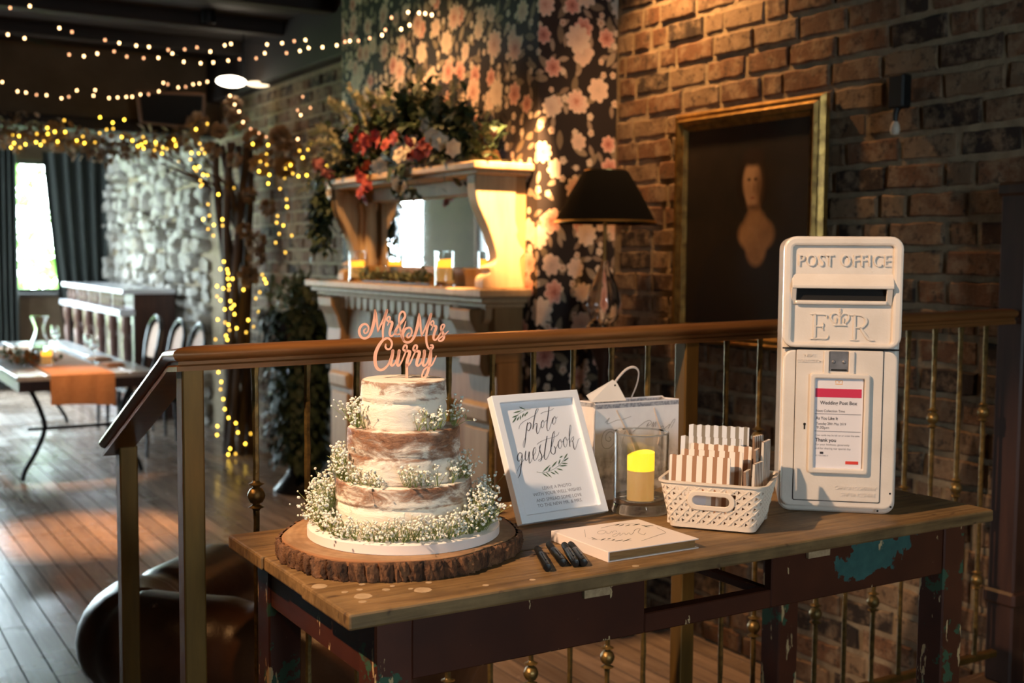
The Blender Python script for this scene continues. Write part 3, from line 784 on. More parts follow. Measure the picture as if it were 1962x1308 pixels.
# stake pushed into the cake keeps the topper upright
# ------------------------------------------------------------------ gypsophila
M_GYP = mat('gypsophila_white', (.84, .82, .72), .7, Subsurface_Weight=.1)
M_GST = mat('gypsophila_stem', (.17, .24, .06), .7, c2=(.27, .31, .10), scale=50)
def gyp(label, origin, anchors, seed, fr=(.0016, .0029), stem=1.0):
    """anchors: (x, y, z, out-direction angle, height, spread, florets) in cake-local coordinates"""
    q = random.Random(seed); fl_ = MB(); sm = MB()
    for (x, y, z, an, h, sp, n) in anchors:
        for k in range(int(n*1.35)):
            a = an+q.gauss(0, .55); rr = abs(q.gauss(0, sp)); hh = h*q.uniform(.25, 1.05)
            tip = Vector((x+math.cos(a)*rr+q.gauss(0, sp*.35), y+math.sin(a)*rr+q.gauss(0, sp*.35), z+hh))
            d = Vector((tip.x, tip.y, 0)); lim = .075 if tip.z > .19 else (.101 if tip.z > .098 else .121)
            if d.length < lim: d = d.normalized()*(lim+q.uniform(.0, .006)); tip.x, tip.y = d.x, d.y
            tip.z = max(tip.z, z+.002)
            base = Vector((x+(tip.x-x)*.15, y+(tip.y-y)*.15, z))
            r = q.uniform(*fr)
            fl_.ico(tip, r)
            if r > .0022:
                for j in range(3):
                    t = q.random()*6.28; fl_.ico(tip+Vector((math.cos(t)*r*.7, math.sin(t)*r*.7, q.uniform(-.3, .6)*r)), r*.62)
            if q.random() < .55*stem:
                mid = base.lerp(tip, .55)+Vector((q.gauss(0, .004), q.gauss(0, .004), .003))
                md = Vector((mid.x, mid.y, 0))
                if md.length < lim: md = md.normalized()*lim; mid.x, mid.y = md.x, md.y
                bd = Vector((base.x, base.y, 0))
                if bd.length < lim: bd = bd.normalized()*lim; base.x, base.y = bd.x, bd.y
                sm.tube([base, mid, tip], [.00055, .00045, .0003], 3, caps=False)
                if q.random() < .3:
                    e = mid+Vector((q.gauss(0, .008), q.gauss(0, .008), q.uniform(.002, .012)))
                    ed = Vector((e.x, e.y, 0))
                    if ed.length > lim: sm.leaf(mid, e, .002)
    t = thing('gypsophila_sprig', label, 'flowers', origin, 0, 'gypsophila dressing the cake')
    tag(sm.build('stems', M_GST, t), kind='stuff'); tag(fl_.build('florets', M_GYP, t, smooth=True, angle=70), kind='stuff')
    return t
CO = (CKX, CKY, TZ+.0315)
vR = Vector((math.cos(YAW), -math.sin(YAW))); vF = Vector((math.sin(YAW), math.cos(YAW)))
def at(s, f, z): p = vR*s+vF*f; return (p.x, p.y, z)          # s: to the right as photographed, f: away
def ang(s, f): p = vR*s+vF*f; return math.atan2(p.y, p.x)
ZB = .017
def ring(a0, a1, n, r, z, h, sp, m):
    """angles measured from the viewer-facing direction, positive to the right"""
    out = []; q = random.Random(int(a0*7+n))
    for k in range(n):
        a = R(a0+(a1-a0)*(k+q.uniform(-.45, .45))/max(n-1, 1)); rr = r+q.uniform(-.008, .007); s_, f_ = rr*math.sin(a), -rr*math.cos(a)
        out.append((*at(s_, f_, z), ang(s_, f_)+q.uniform(-.5, .5), h*q.uniform(.7, 1.15), sp*q.uniform(.8, 1.5), m))
    return out
gyp('big mound of white gypsophila at the left foot of the cake', CO, ring(-116, -60, 20, .142, ZB, .066, .013, 20)+ring(-104, -68, 8, .132, ZB+.03, .055, .010, 15), 1)
gyp('white gypsophila along the front left of the cake board', CO, ring(-60, -4, 22, .142, ZB, .034, .011, 10), 2)
gyp('white gypsophila along the front right of the cake board', CO, ring(-4, 56, 24, .142, ZB, .040, .011, 11), 3)
gyp('big mound of white gypsophila at the right foot of the cake', CO, ring(56, 116, 20, .142, ZB, .060, .013, 19)+ring(70, 104, 7, .133, ZB+.03, .05, .010, 15), 4)
gyp('white gypsophila sprig on the left ledge of the bottom tier', CO, ring(-104, -56, 9, .108, .099, .055, .009, 15)+ring(-56, -14, 9, .108, .099, .030, .009, 8), 5)
gyp('white gypsophila sprig on the front right ledge of the bottom tier', CO, ring(6, 36, 6, .107, .099, .036, .009, 9), 6)
gyp('white gypsophila sprig on the far right ledge of the bottom tier', CO, ring(56, 100, 7, .107, .099, .042, .009, 10), 7)
gyp('white gypsophila sprig on the left ledge of the middle tier', CO, ring(-92, -50, 6, .085, .1885, .044, .010, 12), 8)
gyp('white gypsophila sprig on the front right ledge of the middle tier', CO, ring(24, 52, 4, .084, .1885, .040, .011, 10), 9)
gyp('white gypsophila sprig on the far right ledge of the middle tier', CO, ring(76, 108, 4, .086, .1885, .044, .013, 9), 10)

# ------------------------------------------------------------------ post box
def enamel():
    x = N('old_cream_enamel'); v = x.co()
    c = x.ramp(x.noise(v, 12, 4), [(.3, (.66, .59, .52)), (.7, (.75, .68, .61))])
    chip = x.ramp(x.noise(v, 26, 7, .72), [(.705, 0.0), (.712, 1.0)])
    c = x.mix(chip, c, (.035, .022, .016))
    x.bump(x.math('ADD', x.noise(v, 170, 3), x.math('MULTIPLY', x.noise(v, 55, 3), .8)), .16, .0025)
    return x.set(c, .30, 0, Coat_Weight=.4, Coat_Roughness=.15)
M_EN = enamel()
M_BLACK = mat('black_void', (.004, .004, .004), .9)
M_STEEL = mat('brushed_grey_steel', (.16, .155, .16), .45, .5, c2=(.24, .23, .235), scale=40)
M_PAPER = mat('white_notice_paper', (.74, .70, .72), .7)
M_REDP = mat('crimson_print', (.55, .02, .07), .6); M_REDP2 = mat('red_print', (.66, .05, .03), .6)
M_INK = mat('dark_print', (.03, .028, .035), .7); M_INK2 = mat('grey_print', (.22, .21, .23), .7); M_GOLDP = mat('yellow_print', (.75, .38, .10), .7)
def rrect(x0, x1, z0, z1, r, n=6):
    pts = []
    for cx, cz, a0 in ((x1-r, z0+r, -90), (x1-r, z1-r, 0), (x0+r, z1-r, 90), (x0+r, z0+r, 180)):
        for k in range(n+1):
            a = R(a0+90*k/n); pts.append((cx+r*math.cos(a), cz+r*math.sin(a)))
    return pts
pb = thing('post_box', 'white cast-iron post box lettered POST OFFICE and ER on the table', 'post box', (1.773, 1.661, TZ), math.atan2(-.152, .172))
def bx(px): return (px-1602.5)/239*.2295
def bz(py): return (986-py)/540*.556
IDM = Matrix.Identity(4)
def en(poly, y0, y1, name, m=None, bev=.003, parent=None, seg=2):
    return MB().prism(poly, y0, y1).build(name, m or M_EN, parent or pb, bevel=bev, seg=seg)
W2 = .1147
en(rrect(-W2, W2, 0, .556, .024), .004, .20, 'body', bev=.010, seg=3)
en(rrect(-W2+.004, W2-.004, .012, .330, .020), -.004, .006, 'lower_frame', bev=.004)
# raised rim of the upper casting: a frame of four bars around the lettered field
z0, z1 = bz(661), .556
def frame(x0, x1, z0, z1, t, r, y0, y1, name, tb_=None, bev=.004, parent=None, m=None):
    o = rrect(x0, x1, z0, z1, r); i = rrect(x0+t, x1-t, z0+(tb_ or t), z1-t, max(r-t, .003)); n = len(o)
    vs = [(x, y, z) for y in (y0, y1) for (x, z) in o] + [(x, y, z) for y in (y0, y1) for (x, z) in i]
    fs = []
    for k in range(n):
        k2 = (k+1) % n
        fs += [(k, k2, 2*n+k2, 2*n+k), (n+k, 3*n+k, 3*n+k2, n+k2), (k, n+k, n+k2, k2), (2*n+k, 2*n+k2, 3*n+k2, 3*n+k)]
    return MB().add(vs, fs).build(name, m or M_EN, parent or pb, bevel=bev, seg=2)
up_ = frame(-W2-.0005, W2+.0005, z0, z1+.0005, .0185, .025, -.012, .012, 'upper_casting', .010, .005)
en([(-.098, z0+.004), (.098, z0+.004), (.098, z1-.012), (-.098, z1-.012)], -.003, .008, 'lettered_field', bev=.001, parent=up_)
def tm(px, py, y): return Matrix.Translation((bx(px), y, bz(py)))
text('raised_lettering', 'POST OFFICE', .034, M_EN, pb, tm(1512, 503, -.0035), .0032, width=(1694-1512)/239*.2295, space=1.22)
# aperture: hood, dark slot, lip, cheeks
hood = MB().add([(-.098, -.003, bz(517)), (.098, -.003, bz(517)), (.098, -.022, bz(540)), (-.098, -.022, bz(540)), (-.098, -.022, bz(546)), (.098, -.022, bz(546)), (.098, -.003, bz(546)), (-.098, -.003, bz(546))],
        [(0, 3, 2, 1), (3, 4, 5, 2), (4, 7, 6, 5), (0, 7, 4, 3), (1, 2, 5, 6), (0, 1, 6, 7)]).build('hood', M_EN, pb, bevel=.0025, seg=2)
MB().box(bx(1509), bx(1691), -.0045, .0, bz(570), bz(545)).build('slot', M_BLACK, pb)
for s in (-1, 1):
    xa, xb = (bx(1500), bx(1510)) if s < 0 else (bx(1690), bx(1702))
    MB().add([(xa, -.003, bz(545)), (xb, -.003, bz(545)), (xb, -.003, bz(578)), (xa, -.003, bz(578)), (xa, -.020, bz(545)), (xb, -.020, bz(545)), (xb, -.005, bz(578)), (xa, -.005, bz(578))],
             [(0, 3, 2, 1), (4, 5, 6, 7), (0, 4, 7, 3), (1, 2, 6, 5), (0, 1, 5, 4), (3, 7, 6, 2)]).build('cheek', M_EN, hood, bevel=.0015)
MB().box(bx(1508), bx(1692), -.0125, -.002, bz(577), bz(569)).build('lip', M_EN, pb, bevel=.003, seg=2)
# royal cypher: serifed E and R with a crown between
def strokes(name, lst, y, th, par, m=None):
    mb = MB()
    for st_ in lst: mb.ribbon([(bx(a), bz(b), c/1000) for a, b, c in st_], th, None, 4, y)
    return mb.build(name, m or M_EN, par, bevel=.0006)
cy = strokes('cypher_letter', [[(1549, 596, 5.5), (1549, 620, 5.5), (1549, 643, 5.5)], [(1541, 596, 2), (1556, 596, 3.5), (1572, 597, 3.0), (1573, 603, 1.4)], [(1549, 619, 3.2), (1565, 619, 3.0), (1566, 613, 1.4)], [(1565, 619, 2.2), (1566, 626, 1.4)], [(1541, 644, 2), (1556, 643, 3.5), (1573, 643, 3.4), (1577, 637, 1.6)]], -.003, .003, pb)
strokes('cypher_letter', [[(1629, 597, 5.0), (1629, 620, 5.0), (1629, 643, 5.0)], [(1621, 597, 2), (1640, 597, 3.6), (1650, 602, 5.0), (1652, 611, 5.0), (1644, 620, 4.0), (1630, 621, 2.8)], [(1640, 620, 3.6), (1648, 631, 5.0), (1658, 643, 5.0), (1668, 645, 1.8)], [(1621, 645, 2), (1637, 645, 2)]], -.003, .003, pb)
strokes('crown', [[(1588, 617, 2.6), (1600, 616, 3.6), (1612, 617, 2.6)], [(1590, 613, 2), (1582, 605, 2.6), (1583, 596, 2.8), (1592, 594, 2.6), (1599, 600, 2.2)], [(1610, 613, 2), (1617, 605, 2.6), (1616, 596, 2.8), (1607, 594, 2.6), (1600, 600, 2.2)], [(1600, 613, 2.2), (1600, 606, 2.2), (1600, 596, 2.6)], [(1592, 611, 1.6), (1592, 603, 1.8)], [(1607, 611, 1.6), (1607, 603, 1.8)], [(1600, 592, 4.6), (1600, 591, 4.6)], [(1600, 587, 3.6), (1600, 585, 3.2)]], -.003, .003, pb)
# door
door = frame(bx(1512), bx(1690), bz(962), bz(664), .0012, .004, -.0048, -.0035, 'door_gap', m=M_BLACK, bev=0)
dr = en(rrect(bx(1513.5), bx(1688.5), bz(960.5), bz(665.5), .003), -.0062, -.001, 'door', bev=.0012)
MB().box(-W2+.002, W2-.002, -.0052, .0, bz(664.5), bz(661.5)).build('seam', M_BLACK, pb)
# plate on the door
lk = MB()
for (a, b) in ((1569, 1580), (1619, 1631)): MB().box(bx(a), bx(b), -.0105, -.005, bz(714), bz(667)).build('lock_rib', M_EN, dr, bevel=.002, seg=2)
pl = MB().box(bx(1580.5), bx(1618.5), -.008, -.005, bz(706), bz(667)).build('lock_plate', M_STEEL, dr, bevel=.0008)
for a in (1589, 1610): MB().sphere((bx(a), -.008, bz(688)), .0038, 10, 6, (1, .5, 1)).build('rivet', M_STEEL, pl, smooth=True)
MB().box(bx(1584), bx(1616), -.0086, -.0075, bz(705), bz(702)).build('slit', M_BLACK, pl)
fr_ = frame(bx(1542), bx(1663), bz(906), bz(710), .0105, .006, -.014, -.005, 'notice_frame', bev=.003, parent=dr)
nt = MB().box(bx(1552), bx(1650), -.0078, -.006, bz(896), bz(720)).build('notice', M_PAPER, dr)
YN = -.0079
def nrect(a, b, c, d, m, name='print_block', y=YN): return MB().box(bx(a), bx(b), y-.0003, y, bz(d), bz(c)).build(name, m, nt)
nrect(1554, 1647, 740, 757, M_REDP); nrect(1554, 1647, 789, 790.2, M_INK2, 'print_line'); nrect(1554, 1647, 823, 824.2, M_INK2, 'print_line'); nrect(1618, 1644, 881, 887, M_REDP2)
strokes('printed_crown', [[(1594, 731, 1.4), (1601, 731, 1.6), (1608, 731, 1.4)], [(1595, 729, 1), (1594, 725, 1.2), (1598, 724, 1.2), (1601, 728, 1)], [(1607, 729, 1), (1608, 725, 1.2), (1604, 724, 1.2), (1601, 728, 1)]], YN, .0003, nt, M_GOLDP)
def ntxt(s, px, py, wpx, cap, m=M_INK, off=0): text('printed_text', s, cap/971/.72, m, nt, tm(px, py, YN-.0001), .0001, width=wpx/239*.2295, offset=off)
ntxt('Fay & Paul', 1582, 753.5, 37, 7, M_GOLDP)
ntxt('Wedding Post Box', 1564, 771, 75, 7, M_INK, .00018); ntxt('Next Collection Time', 1556, 786, 58, 5, M_INK)
ntxt('As You Like It', 1556, 801, 45, 6, M_INK, .00012); ntxt('Tuesday 28th May 2019', 1557, 811, 60, 5, M_INK); ntxt('9:30pm', 1558, 819, 25, 5.5, M_INK)
ntxt('Your cards may be left on or under the table', 1556, 833, 89, 3.5, M_INK2); ntxt('Thank you', 1556, 844, 42, 7, M_INK, .0002)
ntxt('For your kindness, generosity', 1556, 851.5, 69, 4, M_INK2); ntxt('and for sharing our special day', 1556, 859, 72, 4, M_INK2)
ntxt('AS YOU LIKE IT', 1557, 873, 26, 3, M_INK2); nrect(1566, 1573, 864, 868.5, M_INK, 'print_block')
# keyhole, raised maker's lettering
MB().lathe([(0, 0), (.0028, 0), (.0028, .0006), (0, .0006)], 12, Matrix.Translation((bx(1533.5), -.0062, bz(811))) @ Matrix.Rotation(R(90), 4, 'X')).box(bx(1532), bx(1535), -.0068, -.006, bz(821), bz(811)).build('keyhole', M_BLACK, dr)
text('raised_lettering', 'CARRON COMPANY', .0105, M_EN, pb, tm(1598, 937, -.0066), .0006, width=84/239*.2295)
text('raised_lettering', 'STIRLINGSHIRE', .0105, M_EN, pb, tm(1610, 950, -.0066), .0006, width=70/239*.2295)
text('raised_lettering', 'NEXT', .0085, M_EN, pb, tm(1529, 679, -.0066), .0006, width=24/239*.2295)
text('raised_lettering', 'COLLECTION', .0085, M_EN, pb, tm(1515, 690, -.0066), .0006, width=52/239*.2295)
for a, b in ((1710, 942), (1712, 968), (1686, 986-9)): MB().sphere((bx(a), -.004, bz(b)), .0022, 8, 5, (1, .4, 1)).build('rivet_hole', M_BLACK, pb)

# ------------------------------------------------------------------ framed sign
M_WHITE = mat('white_lacquer_frame', (.80, .82, .86), .4)
M_CARD = mat('white_sign_card', (.78, .80, .85), .75)
M_LEAF = mat('olive_leaf_print', (.035, .085, .045), .7, c2=(.10, .17, .085), scale=160)
M_DKCARD = mat('dark_brown_easel', (.05, .035, .022), .8)
sg = thing('framed_sign', 'white framed sign reading photo guestbook leaning back on the table', 'sign', (1.151, 1.859, TZ+.0078), math.atan2(.015, .212))
sg.rotation_euler = (-R(24.5), 0, math.atan2(.015, .212))
SW, SH = .2125, .256
def sgp(px, py):       # photograph position -> position on the sign face
    dx, dy = px-945, py-768; det = 165*244-55*(-16)
    u = (dx*244-dy*55)/det; v = (dy*165+dx*16)/det
    return u*SW, (1-v)*SH
frame(0, SW, 0, SH, .0155, .001, -.001, .017, 'frame', bev=.0012, parent=sg, m=M_WHITE)
cd_ = MB().box(.014, SW-.014, .008, .011, .014, SH-.014).build('card', M_CARD, sg)
MB().box(.004, SW-.004, .0112, .016, .004, SH-.004).build('backing_board', M_DKCARD, sg)
sl = MB().add([(.07, .017, .19), (.14, .017, .19), (.16, .075, .028), (.05, .075, .028), (.07, .020, .19), (.14, .020, .19), (.16, .078, .0295), (.05, .078, .0295)], [(0, 1, 2, 3), (4, 7, 6, 5), (0, 4, 5, 1), (1, 5, 6, 2), (2, 6, 7, 3), (3, 7, 4, 0)]).build('easel_leg', M_DKCARD, sg)
def sgc(a, b): return sgp(970+a/8.175, 770+b/8.175)
SCRIPT = ["245,490;260,430;320,370;400,325;470,280", "380,390,2;365,470,2.4;350,580,2.2;340,680,1.8;325,780,.8;310,770;310,710;345,620;360,540", "375,420;410,390,1.4;430,410,2.2;425,470,2.2;395,520,1.4;370,500",
 "470,290;520,230;550,175;535,160;510,200,1.8;490,300,2.2;470,400,2.4;460,490,2", "462,480;490,420;520,400,1.4;525,430,2;515,510,2.4;530,570,1.4;555,530;585,440",
 "620,350,1.2;595,390,2;590,440,2;605,475,1.2;630,440;635,380;620,345;640,380;680,350", "720,130,2;705,250,2.4;685,380,2.4;680,470,2;690,520,1.2;715,500;750,400;780,310", "585,245;640,215;740,190;795,155",
 "800,290,1.2;775,350,2;775,400,1.8;795,415;820,370;825,310;805,285;825,325;850,295",
 "290,880,1.4;250,870,1.6;220,920,2.2;220,980,2.2;245,1000,1.2;275,950;290,890,2;285,1000,2.4;270,1100,2.4;255,1200,2;225,1260;205,1230;215,1150;260,1060;330,960",
 "345,845,2;335,930,2.4;345,990,1.6;375,960;400,850,2;395,950,2.4;400,1035,1.4;430,1000;460,920", "465,920;500,850;495,790;470,810,1.8;455,880,2.4;465,970,2;490,990;530,930;575,770",
 "585,740;560,780,1.6;565,850,2.2;590,920,2.4;585,980,2;560,1010;540,990;600,950;640,880", "680,610,2;660,720,2.4;640,850,2.4;630,940,2.2;650,985,1.2;690,930;740,800", "520,740;570,700;680,655;790,625;850,590;870,550",
 "740,800;780,680;800,560;795,530;770,580,1.8;750,700,2.4;735,850,2.4;765,900,1.4;800,880,2;805,800,1.6;785,770;810,810;850,740", "880,670;855,720,2;860,790,2;885,810;910,750;905,680;880,665;910,710;940,680",
 "965,630;940,680,2;945,760,2;970,790;995,730;990,650;965,625;995,680;1030,650", "1030,650;1060,520;1065,440;1050,440;1035,560,2;1035,700,2.4;1040,780,2", "1040,720;1080,640;1105,620;1100,670,1.4;1070,700;1090,700,1.8;1100,790,2.4;1120,830,1.2;1150,760;1180,670;1210,650"]
mb = MB()
for s_ in SCRIPT:
    pts = []
    for t in s_.split(';'):
        v = [float(q) for q in t.split(',')]; x, z = sgc(v[0], v[1]); pts.append((x, z, (v[2] if len(v) > 2 else .7)*.00085))
    mb.ribbon(pts, .0002, None, 5, .0079)
tag(mb.build('script_lettering', M_INK, cd_), 'dark script reading photo guestbook')
mb = MB()
def pleaf(a, b, c, d, wd=2.6):
    p, q2 = sgc(a, b), sgc(c, d); mb.ribbon([(p[0], p[1], .0002), (p[0]*.65+q2[0]*.35, p[1]*.65+q2[1]*.35, wd*.001), (p[0]*.3+q2[0]*.7, p[1]*.3+q2[1]*.7, wd*.0008), (q2[0], q2[1], .0002)], .0002, None, 3, .0079)
for l_ in ((250,135,350,180),(160,235,290,195),(140,310,240,265),(145,395,215,300),(215,360,250,290),(265,345,270,270),(290,310,325,235),(340,290,345,240),(350,260,390,210),
           (600,1180,720,1070),(690,1180,725,1100),(740,1110,830,1010),(850,1070,880,980),(940,980,1000,890),(930,1020,1015,960),(900,1050,1000,1055),(860,1090,990,1085),(820,1130,920,1160),(780,1160,850,1220),(720,1180,800,1220),(650,1180,740,1270),(595,1195,690,1260),(870,960,920,930)):
    pleaf(*l_)
for s_ in ("430,165;350,185;280,225;220,270;150,380", "510,1175;590,1190;700,1170;820,1110;900,1040;980,920"):
    mb.ribbon([(*sgc(*[float(q) for q in t.split(',')]), .0006) for t in s_.split(';')], .0002, None, 5, .0079)
tag(mb.build('leaf_print', M_LEAF, cd_), 'two printed green leaf sprigs')
for k, (s_, x0, x1, yy) in enumerate((('LEAVE A PHOTO', 1042, 1097, 945), ('WITH YOUR WELL WISHES', 1025, 1117, 957), ('AND SPREAD SOME LOVE', 1031, 1117, 968), ('TO THE NEW MR. & MRS.', 1033, 1118, 978))):
    pc = sgp((x0+x1)/2, yy-(x1-x0)*.045); wd = (x1-x0)/165*SW
    text('printed_text', s_, .0092, M_INK2, cd_, Matrix.Translation((pc[0]-wd/2, .0079, pc[1]-.003)), .0001, width=wd)
# small box behind the sign
sbx = thing('small_box', 'small blue and white striped box half hidden behind the sign', 'box', (1.145, 1.99, TZ), .3)
MB().box(-.03, .03, -.014, .014, 0, .022).build('carton', mat('navy_card', (.03, .055, .13), .5), sbx, bevel=.001)
MB().box(-.0305, -.016, -.0145, .0145, .0003, .0225).build('white_band', M_PAPER, sbx)

# ------------------------------------------------------------------ guest book
M_COVER = mat('cream_book_cover', (.80, .70, .65), .45)
M_PAGES = mat('bronze_page_edges', (.20, .10, .035), .5, c2=(.33, .19, .07), scale=3, stretch=(6, 6, 300))
gb = thing('guest_book', 'cream hardback guest book lying flat in front of the sign', 'book', (1.148, 1.576, TZ), .0)
BW, BD, BT = .196, .176, .0185
MB().box(0, BW, 0, BD, 0, .0022).build('back_cover', M_COVER, gb, bevel=.0006)
MB().add([(0, 0, BT-.0022), (BW, 0, BT-.0030), (BW, BD, BT-.0030), (0, BD, BT-.0022), (0, 0, BT), (BW, 0, BT-.0008), (BW, BD, BT-.0008), (0, BD, BT)], [(0, 3, 2, 1), (4, 5, 6, 7), (0, 1, 5, 4), (1, 2, 6, 5), (2, 3, 7, 6), (3, 0, 4, 7)]).build('front_cover', M_COVER, gb, bevel=.0006)
MB().box(-.0015, .002, 0, BD, 0, BT).build('spine', M_COVER, gb, bevel=.001, seg=2)
MB().box(.0022, BW-.006, .004, BD-.004, .0022, BT-.0032).build('page_block', M_PAGES, gb)
def bkp(px, py):    # photograph position on the cover -> cover x,y
    # affine through the four cover corners
    ax, ay = 1056, 1014; ex, ey = 1225-1056, 996-1014; fx, fy = 1166-1056, 1056-1014
    det = ex*fy-ey*fx; dx, dy = px-ax, py-ay
    u = (dx*fy-dy*fx)/det; v = (dy*ex-dx*ey)/det
    return u*BW, (1-v)*BD
M_GREYL = mat('grey_line_print', (.36, .32, .29), .6)
RX = Matrix.Rotation(R(-90), 4, 'X')
def bstroke(mb, pts, wd):
    q2 = [bkp(1040+a/6.33, 960+b/6.33) for a, b in pts]
    mb.ribbon([(x, y, wd) for x, y in q2], .0002, Matrix.Translation((0, 0, BT-.0003)) @ Matrix.Rotation(R(-90), 4, 'X'), 5, 0)
mb = MB()
for pts in ([(500, 345), (520, 440)], [(700, 330), (940, 285), (1180, 300)], [(1390, 350), (1480, 410), (1390, 440), (1180, 500)], [(510, 440), (700, 470), (900, 490), (1060, 495)],
            [(720, 360), (665, 375), (670, 400), (730, 400), (760, 375), (720, 360)], [(770, 380), (775, 400), (810, 395), (830, 375)], [(840, 395), (850, 375), (880, 370), (890, 385)],
            [(900, 400), (850, 420), (850, 440), (890, 430), (930, 395), (930, 430), (980, 400), (1000, 425), (1040, 400), (1060, 425), (1100, 395)], [(1100, 380), (1130, 360), (1180, 355), (1150, 400), (1210, 430), (1240, 410)]):
    bstroke(mb, pts, .0009)
mb.build('cover_line_drawing', M_GREYL, gb)
mb = MB()
for (a, b, c, d) in ((500, 460, 660, 470), (590, 440, 660, 470), (700, 480, 760, 455), (780, 470, 820, 455), (830, 485, 870, 470), (870, 495, 960, 480), (960, 500, 1060, 470), (1060, 300, 1000, 318), (1180, 295, 1090, 310), (1200, 310, 1280, 335), (1260, 315, 1350, 325), (930, 290, 870, 305), (1240, 330, 1300, 338), (980, 295, 920, 315)):
    p, q2 = bkp(1040+a/6.33, 960+b/6.33), bkp(1040+c/6.33, 960+d/6.33)
    mb.ribbon([(p[0], p[1], .0004), (p[0]*.6+q2[0]*.4, p[1]*.6+q2[1]*.4, .0034), (q2[0], q2[1], .0003)], .0002, Matrix.Translation((0, 0, BT-.0003)) @ RX, 3, 0)
mb.build('cover_leaf_print', mat('dull_leaf_print', (.09, .085, .05), .7), gb)

# ------------------------------------------------------------------ pens
M_PEN = mat('black_pen_plastic', (.006, .006, .006), .30, Specular_IOR_Level=.35); M_PENM = mat('matt_black_grip', (.006, .006, .006), .65, Specular_IOR_Level=.25)
def pen(label, a, b):
    a, b = Vector(a), Vector(b); d = b-a; L = .125
    t = thing('pen', label, 'pen', (a.x, a.y, TZ), math.atan2(d.y, d.x), 'black pens by the guest book')
    rot = Matrix.Translation((0, 0, .0075)) @ Matrix.Rotation(R(90), 4, 'Y')
    MB().lathe([(.001, 0), (.0056, .001), (.0062, .008), (.0066, .045)], 14, rot).build('cap_end', M_PENM, t, smooth=True)
    MB().lathe([(.0066, .045), (.0072, .046), (.0072, .095), (.0073, .120), (.0064, L), (.001, L+.001)], 14, rot).build('barrel', M_PEN, t, smooth=True)
    MB().box(.06, .105, -.0012, .0012, .0146, .0162).build('clip', M_PEN, t, bevel=.0004)
pen('black pen nearest the log slice, leftmost of the four', (1.078, 1.690), (1.024, 1.573))
pen('second black pen from the log slice', (1.112, 1.706), (1.061, 1.581))
pen('black pen third from the log slice', (1.134, 1.690), (1.080, 1.575))
pen('black pen nearest the guest book spine, rightmost of the four', (1.146, 1.688), (1.096, 1.575))

# ------------------------------------------------------------------ gift bag
def bag_mat():
    x = N('silver_white_gift_bag'); v = x.co(); s = x.sep(v)
    c = x.ramp(x.noise(v, 20, 5), [(.3, (.76, .72, .73)), (.7, (.86, .83, .82))])
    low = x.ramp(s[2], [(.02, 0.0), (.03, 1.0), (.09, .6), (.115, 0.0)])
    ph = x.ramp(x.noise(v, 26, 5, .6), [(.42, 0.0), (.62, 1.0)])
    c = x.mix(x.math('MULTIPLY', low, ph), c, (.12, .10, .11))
    band = x.math('MULTIPLY', x.math('GREATER_THAN', s[2], .1945), x.math('LESS_THAN', s[2], .2035))
    c = x.mix(band, c, x.ramp(x.noise(v, 160, 2), [(.4, (.20, .21, .25)), (.6, (.42, .43, .47))]))
    return x.set(c, .35)
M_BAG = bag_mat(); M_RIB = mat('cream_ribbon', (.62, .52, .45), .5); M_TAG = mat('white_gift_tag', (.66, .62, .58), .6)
bg_ = thing('gift_bag', 'white and silver gift bag with ribbon handle and tag beside the railing', 'gift bag', (1.412, 1.993, TZ), -.05)
BGW, BGD, BGH = .214, .062, .2065
mb = MB()
for (x0, x1, y0, y1) in ((0, BGW, 0, .0012), (0, BGW, BGD-.0012, BGD)): mb.box(x0, x1, y0, y1, 0, BGH)
mb.box(.0012, BGW-.0012, .0012, BGD-.0012, 0, .0012)
for x in (0, BGW-.0012):      # folded gussets
    s = 1 if x == 0 else -1; xm = x+s*.014
    mb.add([(x, .0012, 0), (x, BGD-.0012, 0), (xm, BGD/2, BGH), (x, .0012, BGH), (x, BGD-.0012, BGH)], [(0, 3, 2), (0, 2, 1), (1, 2, 4)])
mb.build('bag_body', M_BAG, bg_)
mb = MB(); mb.tube(cr([(.052, -.001, .190), (.066, -.002, .165), (.085, -.003, .130), (.10, -.002, .10)], 5), .0016, 5)
mb.tube(cr([(.148, -.001, .190), (.158, -.002, .16), (.168, -.003, .135), (.164, -.002, .11)], 5), .0016, 5)
mb.build('front_handle', M_RIB, bg_)
hp = cr([(.058, .056, .205), (.078, .052, .238), (.105, .048, .268), (.128, .048, .274), (.142, .05, .262), (.140, .054, .235), (.128, .057, .205)], 6)
MB().tube(hp, .0028, 6, flat=.35).build('back_handle', M_RIB, bg_, smooth=True)
tg = MB().add([(.002, .020, .207), (.088, .016, .207), (.077, .036, .243), (.069, .040, .250), (.0, .036, .220), (.002, .0215, .207), (.088, .0175, .207), (.077, .0375, .243), (.069, .0415, .250), (.0, .0375, .220)], [(0, 1, 2, 3, 4), (9, 8, 7, 6, 5), (0, 5, 6, 1), (1, 6, 7, 2), (2, 7, 8, 3), (3, 8, 9, 4), (4, 9, 5, 0)]).build('gift_tag', M_TAG, bg_)
MB().sphere((.070, .0335, .2385), .0022, 8, 5, (1, .5, 1)).build('tag_hole', M_BLACK, tg)
def bgc(a, b): return ((a-155)/1060*BGW, BGH-(b-495)/6.88*.001065)
mb = MB()
